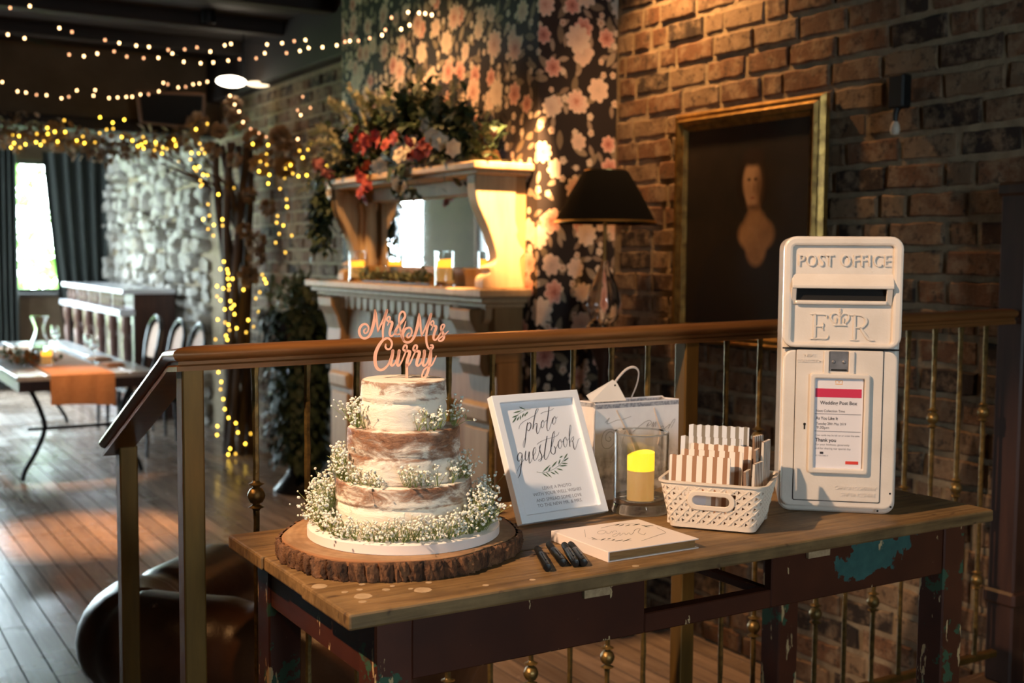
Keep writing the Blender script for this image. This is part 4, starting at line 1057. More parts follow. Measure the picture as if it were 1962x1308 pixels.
for pts in ([(330, 960), (352, 990), (330, 1022), (290, 1000), (290, 930), (340, 890), (390, 930), (396, 1030), (340, 1110), (270, 1110), (235, 1020), (260, 900), (330, 855), (410, 890), (430, 1000), (400, 1150), (360, 1250), (345, 1310), (390, 1280), (450, 1120), (500, 950), (540, 870)],
            [(620, 920), (700, 850), (780, 790), (840, 775), (860, 820), (800, 850), (830, 800), (800, 860)], [(860, 860), (890, 800), (880, 870), (920, 800), (910, 870)], [(960, 930), (1000, 870), (1020, 880), (1000, 920), (1060, 880), (1100, 850), (1080, 910), (1140, 800), (1170, 790), (1120, 900)],
            [(280, 760), (330, 700), (300, 780), (420, 740), (470, 740), (540, 720), (600, 700)]):
    mb.ribbon([(*bgc(a, b), .0011) for a, b in pts], .0003, None, 5, 0)
tag(mb.build('swirl_print', M_GREYL, bg_), 'grey swirling script printed on the bag')

# ------------------------------------------------------------------ candle in glass hurricane
M_GLASS = glass('clear_glass', (.97, .98, .97), 0.0, 1.45)
M_RIMG = glass('smoky_rim_glass', (.35, .36, .35), .05, 1.5)
def hurricane(name, label, loc, r, h, cr_, ch, cz, glow, group=None, base=True, cat='candle holder'):
    t = thing(name, label, cat, loc, 0, group)
    pr = [(.0005, .001), (r*1.02, 0), (r*1.05, .004), (r*1.0, .016), (r*.97, .024), (r*.985, h*.5), (r*1.0, h), (r*.965, h), (r*.95, h*.5), (r*.93, .030), (r*.5, .022), (.0005, .021)]
    MB().lathe(pr, 40, caps=False).build('glass_vase', M_GLASS, t, smooth=True, angle=60)
    MB().lathe([(r*.962, h-.001), (r*1.003, h-.001), (r*1.006, h+.0006), (r*1.003, h+.0022), (r*.968, h+.0022)], 40, caps=False).build('rim', M_RIMG, t, smooth=True)
    prc = [(.001, 0), (cr_, .0), (cr_, ch*.62)]
    c = MB().lathe(prc, 32, caps=False).build('candle', M_WAX, t, smooth=True); c.location = (0, 0, cz)
    vs = []; seg = 32; topz = lambda a: ch-.004+.004*math.sin(a+2.2)+.002*math.sin(2*a)
    vs = [(cr_*math.cos(2*PI*k/seg), cr_*math.sin(2*PI*k/seg), ch*.62) for k in range(seg)] + [(cr_*math.cos(2*PI*k/seg), cr_*math.sin(2*PI*k/seg), topz(2*PI*k/seg)) for k in range(seg)] + [(cr_*.84*math.cos(2*PI*k/seg), cr_*.84*math.sin(2*PI*k/seg), topz(2*PI*k/seg)-.002) for k in range(seg)] + [(cr_*.78*math.cos(2*PI*k/seg), cr_*.78*math.sin(2*PI*k/seg), ch*.72) for k in range(seg)]
    fs = [(j*seg+k, j*seg+(k+1) % seg, (j+1)*seg+(k+1) % seg, (j+1)*seg+k) for j in range(3) for k in range(seg)]+[tuple(3*seg+k for k in range(seg))]
    g = MB().add(vs, fs).build('glowing_top', glow, t, smooth=True, angle=50); g.location = (0, 0, cz)
    return t
M_WAX = mat('ivory_wax', (.78, .58, .33), .5, Subsurface_Weight=.2, Subsurface_Radius=(.02, .01, .004), Emission_Color=(1, .50, .12), Emission_Strength=.32)
M_GLOW = emit('lit_led_wax', (1.0, .60, .02), 1.5, (.8, .5, .1))
hurricane('candle_vase', 'lit yellow pillar candle in a clear glass vase between gift bag and basket', (1.440, 1.872, TZ), .0555, .160, .0275, .100, .0225, M_GLOW)

# ------------------------------------------------------------------ basket with striped paper bags
M_BASK = mat('cream_plastic_weave', (.76, .66, .55), .4)
FD = Vector((.62, -.785)).normalized(); brz = math.atan2(FD.y, FD.x)
bk = thing('plastic_basket', 'cream woven-pattern plastic basket full of striped paper bags', 'basket', (1.449, 1.665, TZ), brz)
# local: x along the front, y into the depth (origin at middle of the front bottom edge)
BH = .093
def perim(s, t):
    """s in 0..1 round the basket starting at the front left corner, t height fraction"""
    hw = (.080+.020*t); d0, d1 = -.012*t, .150+.014*t; r = .014+.008*t
    pts = []
    w_, d_ = 2*hw, d1-d0
    straight = [w_-2*r, d_-2*r, w_-2*r, d_-2*r]; arc = PI*r/2; tot = sum(straight)+4*arc
    L = (s % 1.0)*tot
    segs = [((-hw+r, d0), (1, 0)), ((hw, d0+r), (0, 1)), ((hw-r, d1), (-1, 0)), ((-hw, d1-r), (0, -1))]
    for i in range(4):
        (p, d) = segs[i]
        if L <= straight[i]: return p[0]+d[0]*L, p[1]+d[1]*L
        L -= straight[i]
        if L <= arc:
            c = [(hw-r, d0+r), (hw-r, d1-r), (-hw+r, d1-r), (-hw+r, d0+r)][i]; a = [-PI/2, 0, PI/2, PI][i]+L/r
            return c[0]+r*math.cos(a), c[1]+r*math.sin(a)
        L -= arc
    return -hw, d0+r
def pp(s, t, off=0):
    x, y = perim(s, t)
    if off:
        cx, cy = 0, .07; d = Vector((x-cx, y-cy)); d = d.normalized()*off; x += d.x; y += d.y
    return (x, y, .004+(BH-.004)*t)
NCOL, NROW = 62, 7
T0, T1 = .10, .90
vs = []; fs = []
mb = MB()
def cellmap(s, t): return pp(s, t)
fw_frac = None
# fraction of the perimeter that is the front
fr_end = max(s for s in [k/1000 for k in range(500)] if pp(s, .5)[1] < .01-.006 and s < .4)
for i in range(NCOL):
    for j in range(NROW):
        s0, s1 = i/NCOL, (i+1)/NCOL; t0, t1 = T0+(T1-T0)*j/NROW, T0+(T1-T0)*(j+1)/NROW
        x_c = pp((s0+s1)/2, .5); 
        if x_c[1] < .0 and abs(x_c[0]) < .040 and 3 <= j <= 5: continue
        fl2 = (i+j) % 2
        tri = [(.24, .16), (.24, .84), (.80, .5)] if fl2 else [(.76, .16), (.20, .5), (.76, .84)]
        o4 = [(0, 0), (1, 0), (1, 1), (0, 1)]
        L = [cellmap(s0+(s1-s0)*a, t0+(t1-t0)*b) for a, b in o4+tri]
        if fl2: F = [(0, 4, 5, 3), (0, 1, 6, 4), (1, 2, 6), (2, 3, 5, 6)]
        else: F = [(0, 1, 4, 5), (1, 2, 6, 4), (2, 3, 5, 6), (3, 0, 5)]
        mb.add(L, F)
lat = mb.build('woven_wall', M_BASK, bk)
md = lat.modifiers.new('w', 'WELD'); md.merge_threshold = .00005
md = lat.modifiers.new('s', 'SOLIDIFY'); md.thickness = .0028; md.offset = 0
# raised bow-tie strands over the lattice
mb = MB()
for i in range(NCOL):
    for j in range(NROW):
        s0 = (i+.5)/NCOL; x_c = pp(s0, .5)
        if x_c[1] < .0 and abs(x_c[0]) < .043 and 3 <= j <= 5: continue
        if (i+j) % 2: continue
        ta, tb2 = T0+(T1-T0)*(j)/NROW, T0+(T1-T0)*(j+1)/NROW
        mb.tube([pp(s0-.55/NCOL, ta, .0007), pp(s0, (ta+tb2)/2, .0014), pp(s0+.5/NCOL, tb2, .0009)], [.0014, .0018, .0014], 5)
        mb.tube([pp(s0-.55/NCOL, tb2, .0007), pp(s0, (ta+tb2)/2, .0010)], [.0014, .0018], 5)
mb.build('raised_weave', M_BASK, bk, smooth=True, angle=60)
def bandmesh(t0, t1, off, name, thick):
    n = 120; vs = []
    for (t, o_) in ((t0, off), (t1, off), (t1, off-thick), (t0, off-thick)):
        for k in range(n): vs.append(pp(k/n, t, o_))
    fs = [(r*n+k, r*n+(k+1) % n, ((r+1) % 4)*n+(k+1) % n, ((r+1) % 4)*n+k) for r in range(4) for k in range(n)]
    return MB().add(vs, fs).build(name, M_BASK, bk, smooth=True, angle=40)
bandmesh(.0, .11, .0014, 'base_band', .003); bandmesh(.89, .985, .0014, 'upper_band', .003); bandmesh(.955, 1.0, .0050, 'rim', .0065)
n = 60; MB().add([pp(k/n, .02) for k in range(n)], [tuple(range(n))]).build('basket_floor', M_BASK, bk)
zc = .004+(BH-.004)*(T0+(T1-T0)*4.5/7); yc_ = pp(.1, .75)[1]
# stadium-shaped hand hole: plate ring
def stad(hw, hh, n=10):
    out = []
    for k in range(n+1): a = -PI/2+PI*k/n; out.append((hw-hh+hh*math.cos(a), hh*math.sin(a)))
    for k in range(n+1): a = PI/2+PI*k/n; out.append((-hw+hh+hh*math.cos(a), hh*math.sin(a)))
    return out
A, B_, = stad(.045, .0185), stad(.0345, .0095); n = len(A)
def hh(p, dy): 
    z = zc+p[1]; t = (z-.004)/(BH-.004); return (p[0], -.012*t+dy, z)
vs = [hh(p, -.0040) for p in A]+[hh(p, .0015) for p in A]+[hh(p, -.0040) for p in B_]+[hh(p, .0015) for p in B_]
fs = []
for k in range(n):
    k2 = (k+1) % n; fs += [(k, 2*n+k, 2*n+k2, k2), (n+k, n+k2, 3*n+k2, 3*n+k), (k, k2, n+k2, n+k), (2*n+k, 3*n+k, 3*n+k2, 2*n+k2)]
MB().add(vs, fs).build('hand_hole', M_BASK, bk, bevel=.0012, seg=2)
def striped(name, a, b, per=.0175):
    x = N(name); s = x.sep(x.co())
    f = x.math('FRACT', x.math('DIVIDE', x.math('ADD', s[0], 1.0), per))
    c = x.mix(x.math('GREATER_THAN', f, .56), a, b)
    return x.set(c, .8)
M_ST1 = striped('brown_stripe_paper', (.80, .72, .64), (.34, .18, .10), .0195); M_ST2 = striped('grey_stripe_paper', (.66, .68, .72), (.22, .19, .15), .0165)
M_ST3 = striped('fine_brown_stripe_paper', (.60, .54, .47), (.24, .15, .10), .008)
bm = Matrix.Translation((1.449, 1.665, TZ)) @ Matrix.Rotation(brz, 4, 'Z')
def pbag(label, x, y, z, w_, h, tilt, yaw, m, sticker=False, roll=0):
    o = bm @ Vector((x, y, z))
    t = thing('paper_bag', label, 'paper bag', o, brz+yaw, 'striped paper bags in the basket'); t.rotation_euler = (tilt, roll, brz+yaw)
    nx = 16; vs = []
    for side in (-.0022, .0022):
        for k in range(nx+1):
            for (zz) in (0, h*.5, h+(.0012 if k % 2 else -.0006)):
                vs.append((-w_/2+w_*k/nx, side*(1.5 if zz == h*.5 else 1), zz))
    S = 3*(nx+1); fs = []
    for k in range(nx):
        for j in range(2):
            a = k*3+j; fs += [(a, a+3, a+4, a+1), (S+a, S+a+1, S+a+4, S+a+3)]
        fs += [(k*3+2, k*3+5, S+k*3+5, S+k*3+2), (k*3, S+k*3, S+k*3+3, k*3+3)]
    fs += [(0, 1, S+1, S), (1, 2, S+2, S+1)]; e = nx*3; fs += [(e, S+e, S+e+1, e+1), (e+1, S+e+1, S+e+2, e+2)]
    MB().add(vs, fs).build('paper', m, t)
    if sticker:
        MB().lathe([(.001, 0), (.0215, 0), (.0215, .0006), (.001, .0006)], 36, Matrix.Translation((-.006, -.0036, .048)) @ Matrix.Rotation(R(90), 4, 'X')).build('round_sticker', M_PAPER, t)
    return t
pbag('brown and white striped paper bag with a round sticker at the front of the basket', -.030, .018, .006, .116, .130, -.10, 0, M_ST1, True)
pbag('brown and white striped paper bag second from the basket front', -.012, .042, .006, .118, .138, -.12, .02, M_ST1)
pbag('brown and white striped paper bag in the middle of the basket', .0, .066, .006, .118, .146, -.14, -.02, M_ST1)
pbag('grey and white striped paper bag in front of the rearmost one', -.024, .090, .006, .118, .156, -.10, 0, M_ST2)
pbag('grey and white striped paper bag at the back of the basket, tallest there', -.012, .116, .006, .118, .176, -.06, .03, M_ST2)
pbag('narrow striped bag stood sideways nearest the basket right front corner', .064, .030, .006, .034, .108, -.04, 1.45, M_ST3)
pbag('narrow striped bag stood sideways, second along the basket right side', .074, .044, .006, .040, .122, .03, 1.35, M_ST3)
pbag('narrow striped bag stood sideways, third along the basket right side', .072, .088, .006, .036, .140, -.03, 1.5, M_ST3)
pbag('narrow striped bag leaning out at the right rear of the basket', .080, .105, .006, .040, .155, .02, 1.4, M_ST3)
pbag('narrow striped bag tucked between the rear bags of the basket', .066, .132, .006, .034, .160, -.02, 1.2, M_ST3)

# ------------------------------------------------------------------ fireplace
def pine(name, a, b):
    x = N(name); p = pos(x)
    mp = x.n('ShaderNodeMapping'); mp.inputs['Scale'].default_value = (9, 9, 1.2); x.l(p, mp.inputs[0])
    g = x.noise(mp.outputs[0], 3, 6, .6, .5); x.bump(g, .2, .004)
    return x.set(x.ramp(g, [(.3, a), (.7, b)]), .6)
M_PINE = pine('stripped_pine', (.25, .135, .05), (.40, .235, .095)); M_PALE = pine('pale_limed_wood', (.42, .28, .14), (.54, .38, .21))
M_FIREBOX = mat('firebox_black', (.006, .005, .005), .95)
M_MIRR = N('mirror_silver').set((.86, .88, .88), .02, 1.0)
fp = thing('fireplace', 'carved stripped-pine fireplace surround against the floral wallpaper', 'fireplace', (XF, 5.35, LZ))
def fw_(mb, name, m=M_PINE, bevel=.004, par=None, **k):
    o = mb.build(name, m, par or fp, bevel=bevel, **k)
    if par is None or par is fp: o.location = (-XF, -5.35, -LZ)
    return o
FX = XF-.002
mb = MB().box(2.473, FX, 4.345, 6.39, 1.092, 1.130); mb.box(2.50, FX, 4.375, 6.36, 1.066, 1.092); mb.box(2.53, FX, 4.40, 6.33, 1.045, 1.066)
shelf = fw_(mb, 'mantel_shelf', M_PALE, .008, seg=2)
fw_(MB().box(2.59, FX, 4.42, 6.31, .80, 1.045), 'frieze')
for k in range(22):      # row of scalloped drops under the shelf
    y = 4.47+k*.0838
    pr = [(-.03, 0), (.03, 0), (.03, -.02)]+[(.03*math.cos(PI*j/8), -.035-.035*math.sin(PI*j/8)) for j in range(9)]+[(-.03, -.02)]
    fw_(MB().prism(pr, -.015, .018, Matrix.Translation((2.572, y, 1.045)) @ Matrix.Rotation(R(90), 4, 'Z')), 'scallop', M_PALE, .003)
for (y0, y1) in ((4.42, 4.74), (5.99, 6.31)):
    fw_(MB().box(2.60, FX, y0, y1, LZ, .80), 'pilaster')
    fw_(MB().box(2.575, FX, y0-.012, y1+.012, LZ, LZ+.16), 'plinth_block', M_PINE, .01)
    fw_(MB().box(2.585, 2.60, y0+.05, y1-.05, -.06, .50), 'raised_panel', M_PALE, .006)
    cp = [(0, 0), (0, -.30), (-.03, -.30), (-.05, -.25), (-.045, -.18), (-.07, -.10), (-.10, -.05), (-.105, 0)]
    fw_(MB().prism(cp, y0+.06, y1-.06, Matrix.Translation((2.60, 0, 1.04))), 'corbel', M_PINE, .008)
    fw_(MB().prism([(2.545+.0*k, .62) if 0 else (2.60, .62), (2.57, .60), (2.575, .54), (2.60, .52)], y0+.04, y1-.04), 'rosette_block', M_PALE, .004)
fw_(MB().box(2.625, FX, 4.74, 5.99, LZ, .80), 'slip_panel', M_PINE)
fw_(MB().box(2.60, 2.626, 4.98, 5.75, LZ, .52), 'firebox', M_FIREBOX, 0)  # flat black panel in place of the opening
for y in (4.90, 5.83): fw_(MB().box(2.605, 2.625, y-.03, y+.03, LZ, .56), 'slip_moulding', M_PALE, .006)
fw_(MB().box(2.605, 2.625, 4.87, 5.86, .54, .60), 'slip_moulding', M_PALE, .006)
for k in range(7):
    y = 4.95+k*.13; fw_(MB().sphere((2.592, y, .93), .036, 10, 6, (.35, 1, 1.5)), 'carved_boss', M_PINE, 0, smooth=True)
# overmantel
om = thing('overmantel_mirror', 'pine overmantel with a wide mirror standing on the mantel shelf', 'mirror', (XF, 5.1, 1.13))
def ow(mb, name, m=M_PINE, bevel=.004, **k):
    o = mb.build(name, m, om, bevel=bevel, **k); o.location = (-XF, -5.1, -1.13); return o
ow(MB().box(2.665, FX, 4.40, 5.98, 1.13, 1.62), 'back_board')
ow(MB().box(2.60, 2.665, 4.47, 5.915, 1.13, 1.215), 'base_rail'); ow(MB().box(2.61, 2.665, 4.47, 5.915, 1.55, 1.62), 'top_rail', M_PINE)
ow(MB().box(2.655, 2.6649, 4.56, 5.73, 1.216, 1.549), 'mirror_glass', M_MIRR, 0)
ow(MB().box(2.645, 2.660, 4.55, 5.74, 1.545, 1.556), 'bead', M_PALE, .002)
mb = MB().box(2.46, FX, 4.36, 6.02, 1.62, 1.640); mb.box(2.435, FX, 4.335, 6.04, 1.640, 1.672)
ow(mb, 'cornice', M_PALE, .007, seg=2)
bp = cr([(2.472, 1.62), (2.474, 1.56), (2.49, 1.49), (2.538, 1.395), (2.572, 1.31), (2.582, 1.26), (2.565, 1.235), (2.535, 1.222), (2.55, 1.20), (2.525, 1.185), (2.514, 1.165), (2.514, 1.131)], 4)
bq = cr([(2.726, 1.131), (2.712, 1.18), (2.70, 1.25), (2.724, 1.29), (2.700, 1.32), (2.684, 1.36), (2.690, 1.385), (2.676, 1.44), (2.681, 1.62)], 4)
for y0 in (4.395, 5.92): ow(MB().prism([(a, b) for a, b in bp]+[(a, b) for a, b in bq], y0, y0+.075), 'console_bracket', M_PALE, .004)
for y in (5.80, 5.88): ow(MB().lathe([(.038, 1.2155), (.038, 1.245), (.030, 1.26), (.033, 1.38), (.029, 1.50), (.038, 1.52), (.038, 1.5495)], 18, Matrix.Translation((2.625, y, 0))), 'column', M_PALE, 0, smooth=True)
ow(MB().prism([(2.56, 1.672), (2.56, 1.70), (2.57, 1.74), (2.565, 1.79), (2.59, 1.815), (2.61, 1.79), (2.615, 1.76), (2.64, 1.745), (2.68, 1.745), (2.70, 1.70), (2.70, 1.672)], 4.56, 4.61), 'crest', M_PINE, .004)
# candle jars on the shelf
M_GLOW2 = emit('lit_candle_orange', (1.0, .42, .03), 2.2, (.8, .4, .1))
hurricane('candle_jar', 'glass candle jar with orange candle at the left of the mantel shelf', (2.545, 5.80, 1.130), .046, .16, .036, .090, .022, M_GLOW2, 'candle jars on the mantel')
hurricane('candle_jar', 'glass candle jar with orange candle in front of the mirror', (2.540, 4.80, 1.130), .046, .16, .036, .105, .022, M_GLOW2, 'candle jars on the mantel')
# greenery lying on the shelf
M_IVY = mat('dark_foliage', (.012, .027, .010), .6, c2=(.035, .06, .022), scale=14)
M_IVY2 = mat('sage_foliage', (.13, .16, .075), .65, c2=(.25, .26, .14), scale=18)
def foliage(pts, n, ln, sp, seed, down=0.0, wd=.45):
    q = random.Random(seed); mb = MB()
    for _ in range(n):
        i = q.randrange(len(pts)); p = Vector(pts[i])+Vector((q.gauss(0, sp[0]), q.gauss(0, sp[1]), q.gauss(0, sp[2])))
        d = Vector((q.uniform(-1, 1), q.uniform(-1, 1), q.uniform(-.6, .9)-down)).normalized()*ln*q.uniform(.6, 1.2)
        mb.leaf(p, p+d, ln*wd)
    return mb
def place(o, base): o.location = (-base[0], -base[1], -base[2]); return o
sgl = thing('mantel_garland', 'low strand of green leaves along the mantel shelf under the mirror', 'garland', (2.52, 5.3, 1.13))
q = random.Random(31); mb = MB()
for k in range(420):
    p = Vector((2.53+q.gauss(0, .018), q.uniform(4.92, 5.72), 1.137+abs(q.gauss(0, .022)))); d = Vector((q.uniform(-1, 1), q.uniform(-1, 1), q.uniform(.1, .9))).normalized()*.04
    p.x = min(max(p.x, 2.49), 2.575); mb.leaf(p, p+d, .018)
tag(place(mb.build('leaves', M_IVY2, sgl), (2.52, 5.3, 1.13)), kind='stuff')
place(MB().tube([(2.53, 4.93, 1.136), (2.535, 5.3, 1.136), (2.53, 5.71, 1.136)], .004, 6).build('vine', M_DKWOOD, sgl), (2.52, 5.3, 1.13))
# big arrangement on top of the cornice
ar = thing('floral_arrangement', 'large arrangement of feathery greenery with red and white flowers above the mirror', 'flowers', (2.52, 5.3, 1.672))
AB = (2.52, 5.3, 1.672)
qa = random.Random(77); spine = [(2.56, 4.50+1.55*k/24, 1.74+.20*math.sin(PI*min(1, max(0, (k-2)/20)))) for k in range(25)]
mb = foliage(spine, 1500, .085, (.045, .09, .075), 78)
tr = [(2.47, 6.02+.012*k, 1.70-.028*k) for k in range(12)] + [(2.45, 6.08, 1.62-.026*k) for k in range(12)] + [(2.45, 5.05-.02*k, 1.66-.02*k) for k in range(4)]
mb2 = foliage(tr, 520, .07, (.02, .045, .035), 79, .5); mb.v, off = mb.v+mb2.v, len(mb.v); mb.f += [tuple(i+off for i in f) for f in mb2.f]
mb.v = [(min(max(v[0], 2.40), XF-.01), v[1], v[2]) if v[2] > 1.60 else (min(max(v[0], 2.38), 2.60), v[1], v[2]) for v in mb.v]
mb.v = [(min(v[0], 2.46) if 1.60 < v[2] < 1.69 and 4.3 < v[1] < 6.06 else v[0], v[1], v[2] if not (1.60 < v[2] < 1.69 and v[0] > 2.43) else 1.69) for v in mb.v]
tag(place(mb.build('foliage', M_IVY, ar), AB), kind='stuff')
M_PLUME = mat('pale_feathery_plume', (.30, .30, .17), .8, c2=(.46, .43, .28), scale=20)
def plume(a, b):
    mb = MB(); pts = cr([tuple(a), tuple((Vector(a)+Vector(b))/2+Vector((0, 0, .05))), tuple(b)], 8)
    mb.tube(pts, [.003]*len(pts), 4)
    for i, p in enumerate(pts[3:]):
        for j in range(9):
            d = Vector((qa.uniform(-1, 1), qa.uniform(-1, 1), qa.uniform(-.8, .8))).normalized()*.05*(1-.4*i/len(pts)); d += (Vector(b)-Vector(a)).normalized()*.03
            mb.leaf(Vector(p), Vector(p)+d, .010)
    place(mb.build('plume', M_PLUME, ar), AB)
for k in range(13):
    y = 4.75+k*.105+qa.uniform(-.04, .04); a = (2.55, y, 1.82)
    plume(a, (2.50-qa.uniform(0, .10), y+(k-5)*.035+qa.uniform(-.06, .06), 2.02+qa.uniform(-.05, .16)-.012*(k-6)**2*.3))
for k in range(3): plume((2.5, 5.75, 1.78), (2.40, 6.12+.05*k, 1.86-.12*k))
def bloom_mesh(name, m, n, r, layers):
    mb = MB()
    for l in range(layers):
        for k in range(n):
            a = 2*PI*(k+.5*l)/n; rr = r*(1-.28*l); tilt = .35+.5*l
            b = Vector((math.cos(a)*rr*math.cos(tilt*.7), math.sin(a)*rr*math.cos(tilt*.7), rr*math.sin(tilt)))
            mb.leaf((0, 0, 0), b, rr*.95, Vector((0, 0, 1)), .18)
    mb.sphere((0, 0, r*.25), r*.22, 8, 5)
    o = mb.build(name, m); me = o.data; bpy.data.objects.remove(o); return me
M_RED = mat('dusky_red_petal', (.30, .032, .03), .6, c2=(.42, .07, .05), scale=30); M_WPET = mat('cream_petal', (.62, .54, .42), .6); M_PKP = mat('dusky_pink_petal', (.30, .09, .08), .6)
ME_R = bloom_mesh('red_flower', M_RED, 6, .038, 2); ME_W = bloom_mesh('white_flower', M_WPET, 6, .046, 2); ME_P = bloom_mesh('pink_flower', M_PKP, 6, .036, 2)
def blooms(name, me, spots, par, base, rng):
    for (x, y, z) in spots:
        reuse(name, me, par, (x-base[0], y-base[1], z-base[2]), (rng.uniform(-.4, .4), -PI/2+rng.uniform(-.5, .5), rng.uniform(0, 6)), (1,)*3)
import itertools
blooms('red_flower', ME_R, [(2.43+qa.uniform(-.03, .03), 5.62-.047*k+qa.uniform(-.03, .03), 1.86-.006*k+qa.uniform(-.05, .05)) for k in range(20)]+[(2.41, 5.42+qa.uniform(-.04, .04), 1.72-.035*k) for k in range(6)], ar, AB, qa)
blooms('pink_flower', ME_P, [(2.42, 5.95+qa.uniform(-.1, .16), 1.74+qa.uniform(-.09, .07)) for k in range(7)], ar, AB, qa)
blooms('white_flower', ME_W, [(2.43, 4.70, 1.80), (2.42, 4.80, 1.86), (2.42, 4.62, 1.77), (2.44, 4.55, 1.74), (2.41, 4.92, 1.79), (2.40, 5.02, 1.60), (2.41, 4.98, 1.73), (2.40, 4.90, 1.58), (2.40, 5.2, 1.70), (2.42, 5.85, 1.60)], ar, AB, qa)

# ------------------------------------------------------------------ portrait
def canvas():
    x = N('old_portrait_canvas'); s = x.sep(x.co()); v = x.co()
    def ell(cy, cz, ry, rz, soft=.12):
        a = x.math('DIVIDE', x.math('SUBTRACT', s[1], cy), ry); b = x.math('DIVIDE', x.math('SUBTRACT', s[2], cz), rz)
        r = x.math('SQRT', x.math('ADD', x.math('MULTIPLY', a, a), x.math('MULTIPLY', b, b)))
        return x.ramp(r, [(1-soft, 1.0), (1.0, 0.0)])
    c = x.ramp(x.noise(v, 5, 5), [(.3, (.010, .008, .006)), (.7, (.022, .016, .011))])
    c = x.mix(ell(-.03, -.35, .33, .36), c, (.008, .008, .009))
    c = x.mix(ell(-.045, .165, .095, .125), c, (.014, .008, .005))
    skin = x.ramp(x.noise(v, 9, 5), [(.3, (.20, .105, .045)), (.7, (.36, .20, .09))])
    c = x.mix(ell(-.058, .05, .042, .10, .4), c, (.19, .10, .045))
    c = x.mix(ell(-.07, -.030, .112, .078, .25), c, skin); c = x.mix(ell(-.07, -.080, .066, .082, .3), c, skin); c = x.mix(ell(-.064, .015, .070, .062, .4), c, skin)
    face = x.ramp(x.noise(v, 10, 4), [(.3, (.33, .19, .10)), (.7, (.46, .28, .15))])
    c = x.mix(ell(-.042, .170, .058, .090, .3), c, face); c = x.mix(ell(-.046, .125, .045, .075, .35), c, face)
    c = x.mix(x.math('MULTIPLY', ell(-.082, .15, .036, .10, .8), .8), c, (.09, .045, .02))
    c = x.mix(ell(-.045, .262, .075, .045, .5), c, (.02, .011, .007))
    for y in (-.026, -.062): c = x.mix(x.math('MULTIPLY', ell(y, .178, .014, .010, .7), .9), c, (.03, .015, .009))
    c = x.mix(x.math('MULTIPLY', ell(-.047, .108, .016, .007, .7), .8), c, (.20, .05, .035))
    c = x.mix(x.math('MULTIPLY', ell(-.052, .145, .008, .026, .8), .6), c, (.14, .07, .035))
    c = x.mix(x.math('MULTIPLY', ell(-.05, .072, .05, .018, .8), .8), c, (.08, .04, .02))
    return x.set(c, .6, 0, Specular_IOR_Level=.2)
M_GILT = mat('tarnished_gilt', (.46, .27, .07), .34, .7, c2=(.22, .12, .035), scale=26, bump=.25)
pt = thing('portrait_painting', 'gilt framed dark portrait of a woman hanging on the brick wall', 'painting', (3.128, 3.423, 1.392))
MB().box(-.018, -.006, -.345, .345, -.395, .395).build('canvas', canvas(), pt)
hw, hh_ = .413, .463
prf = [(0, 0), (-.02, 0), (-.036, .012), (-.03, .022), (-.044, .034), (-.030, .052), (-.034, .060), (-.014, .078), (-.006, .080), (0, .080)]
vs = []; fs = []; np_ = len(prf)
for (sy, sz) in ((-1, -1), (1, -1), (1, 1), (-1, 1)):
    for (dx, ins) in prf: vs.append((dx, sy*(hw-ins), sz*(hh_-ins)))
for c in range(4):
    for i in range(np_-1):
        a, b = c*np_+i, ((c+1) % 4)*np_+i; fs.append((a, b, b+1, a+1))
MB().add(vs, fs).build('gilt_frame', M_GILT, pt, smooth=True, angle=25)
# ------------------------------------------------------------------ wall sconce
sn = thing('wall_sconce', 'small dark metal sconce with a pale bulb high on the brick wall', 'wall light', (3.13, 2.685, 1.70))
M_IRON = mat('black_iron', (.012, .012, .012), .5, .4)
MB().box(-.045, 0, -.032, .032, .065, .175).build('backbox', M_IRON, sn, bevel=.006)
MB().tube([(-.03, 0, .07), (-.04, 0, .045), (-.04, 0, .022)], [.012, .010, .008], 10).build('arm', M_IRON, sn, smooth=True)
MB().lathe([(.001, -.024), (.012, -.020), (.017, -.006), (.014, .010), (.008, .022), (.001, .024)], 14, Matrix.Translation((-.04, 0, 0))).build('bulb', mat('pearl_bulb', (.6, .52, .42), .3), sn, smooth=True)
# ------------------------------------------------------------------ lamp on a side table by the chimney breast
sd = thing('side_table', 'dark round side table carrying the black-shaded lamp', 'table', (2.885, 4.02, LZ))
MB().lathe([(.001, 1.20), (.20, 1.20), (.205, 1.21), (.205, 1.225), (.001, 1.225)], 40).build('table_top', M_DKWOOD, sd, smooth=True)
MB().lathe([(.03, .05), (.025, .3), (.04, .5), (.022, .7), (.022, 1.1), (.06, 1.2)], 20).build('pedestal', M_DKWOOD, sd, smooth=True)
for k in range(3):
    a = 2*PI*k/3+.4; MB().tube(cr([(.02*math.cos(a), .02*math.sin(a), .16), (.12*math.cos(a), .12*math.sin(a), .12), (.18*math.cos(a), .18*math.sin(a), .012)], 5), [.02]*11, 8).build('foot', M_DKWOOD, sd, smooth=True)
tl = thing('table_lamp', 'glass-based lamp with a wide black shade in front of the brick wall', 'lamp', (2.885, 4.02, LZ+1.225))
M_SHADE = mat('black_lampshade', (.003, .003, .003), .95, Specular_IOR_Level=.05); M_BRASS = mat('brass', (.45, .28, .09), .3, .9)
zb = .46
sh = MB().lathe([(.212, zb+.03), (.205, zb+.045), (.155, zb+.14), (.098, zb+.235), (.086, zb+.245), (.083, zb+.240), (.150, zb+.136), (.2, zb+.043), (.208, zb+.03)], 40, caps=False).build('shade', M_SHADE, tl, smooth=True, angle=60)
MB().lathe([(.2135, zb+.026), (.2155, zb+.031), (.2125, zb+.038), (.2085, zb+.031)], 48, caps=False).build('trim', M_BRASS, sh, smooth=True)
MB().lathe([(.088, zb+.241), (.0885, zb+.247), (.0845, zb+.247)], 32, caps=False).build('trim', M_BRASS, sh, smooth=True)
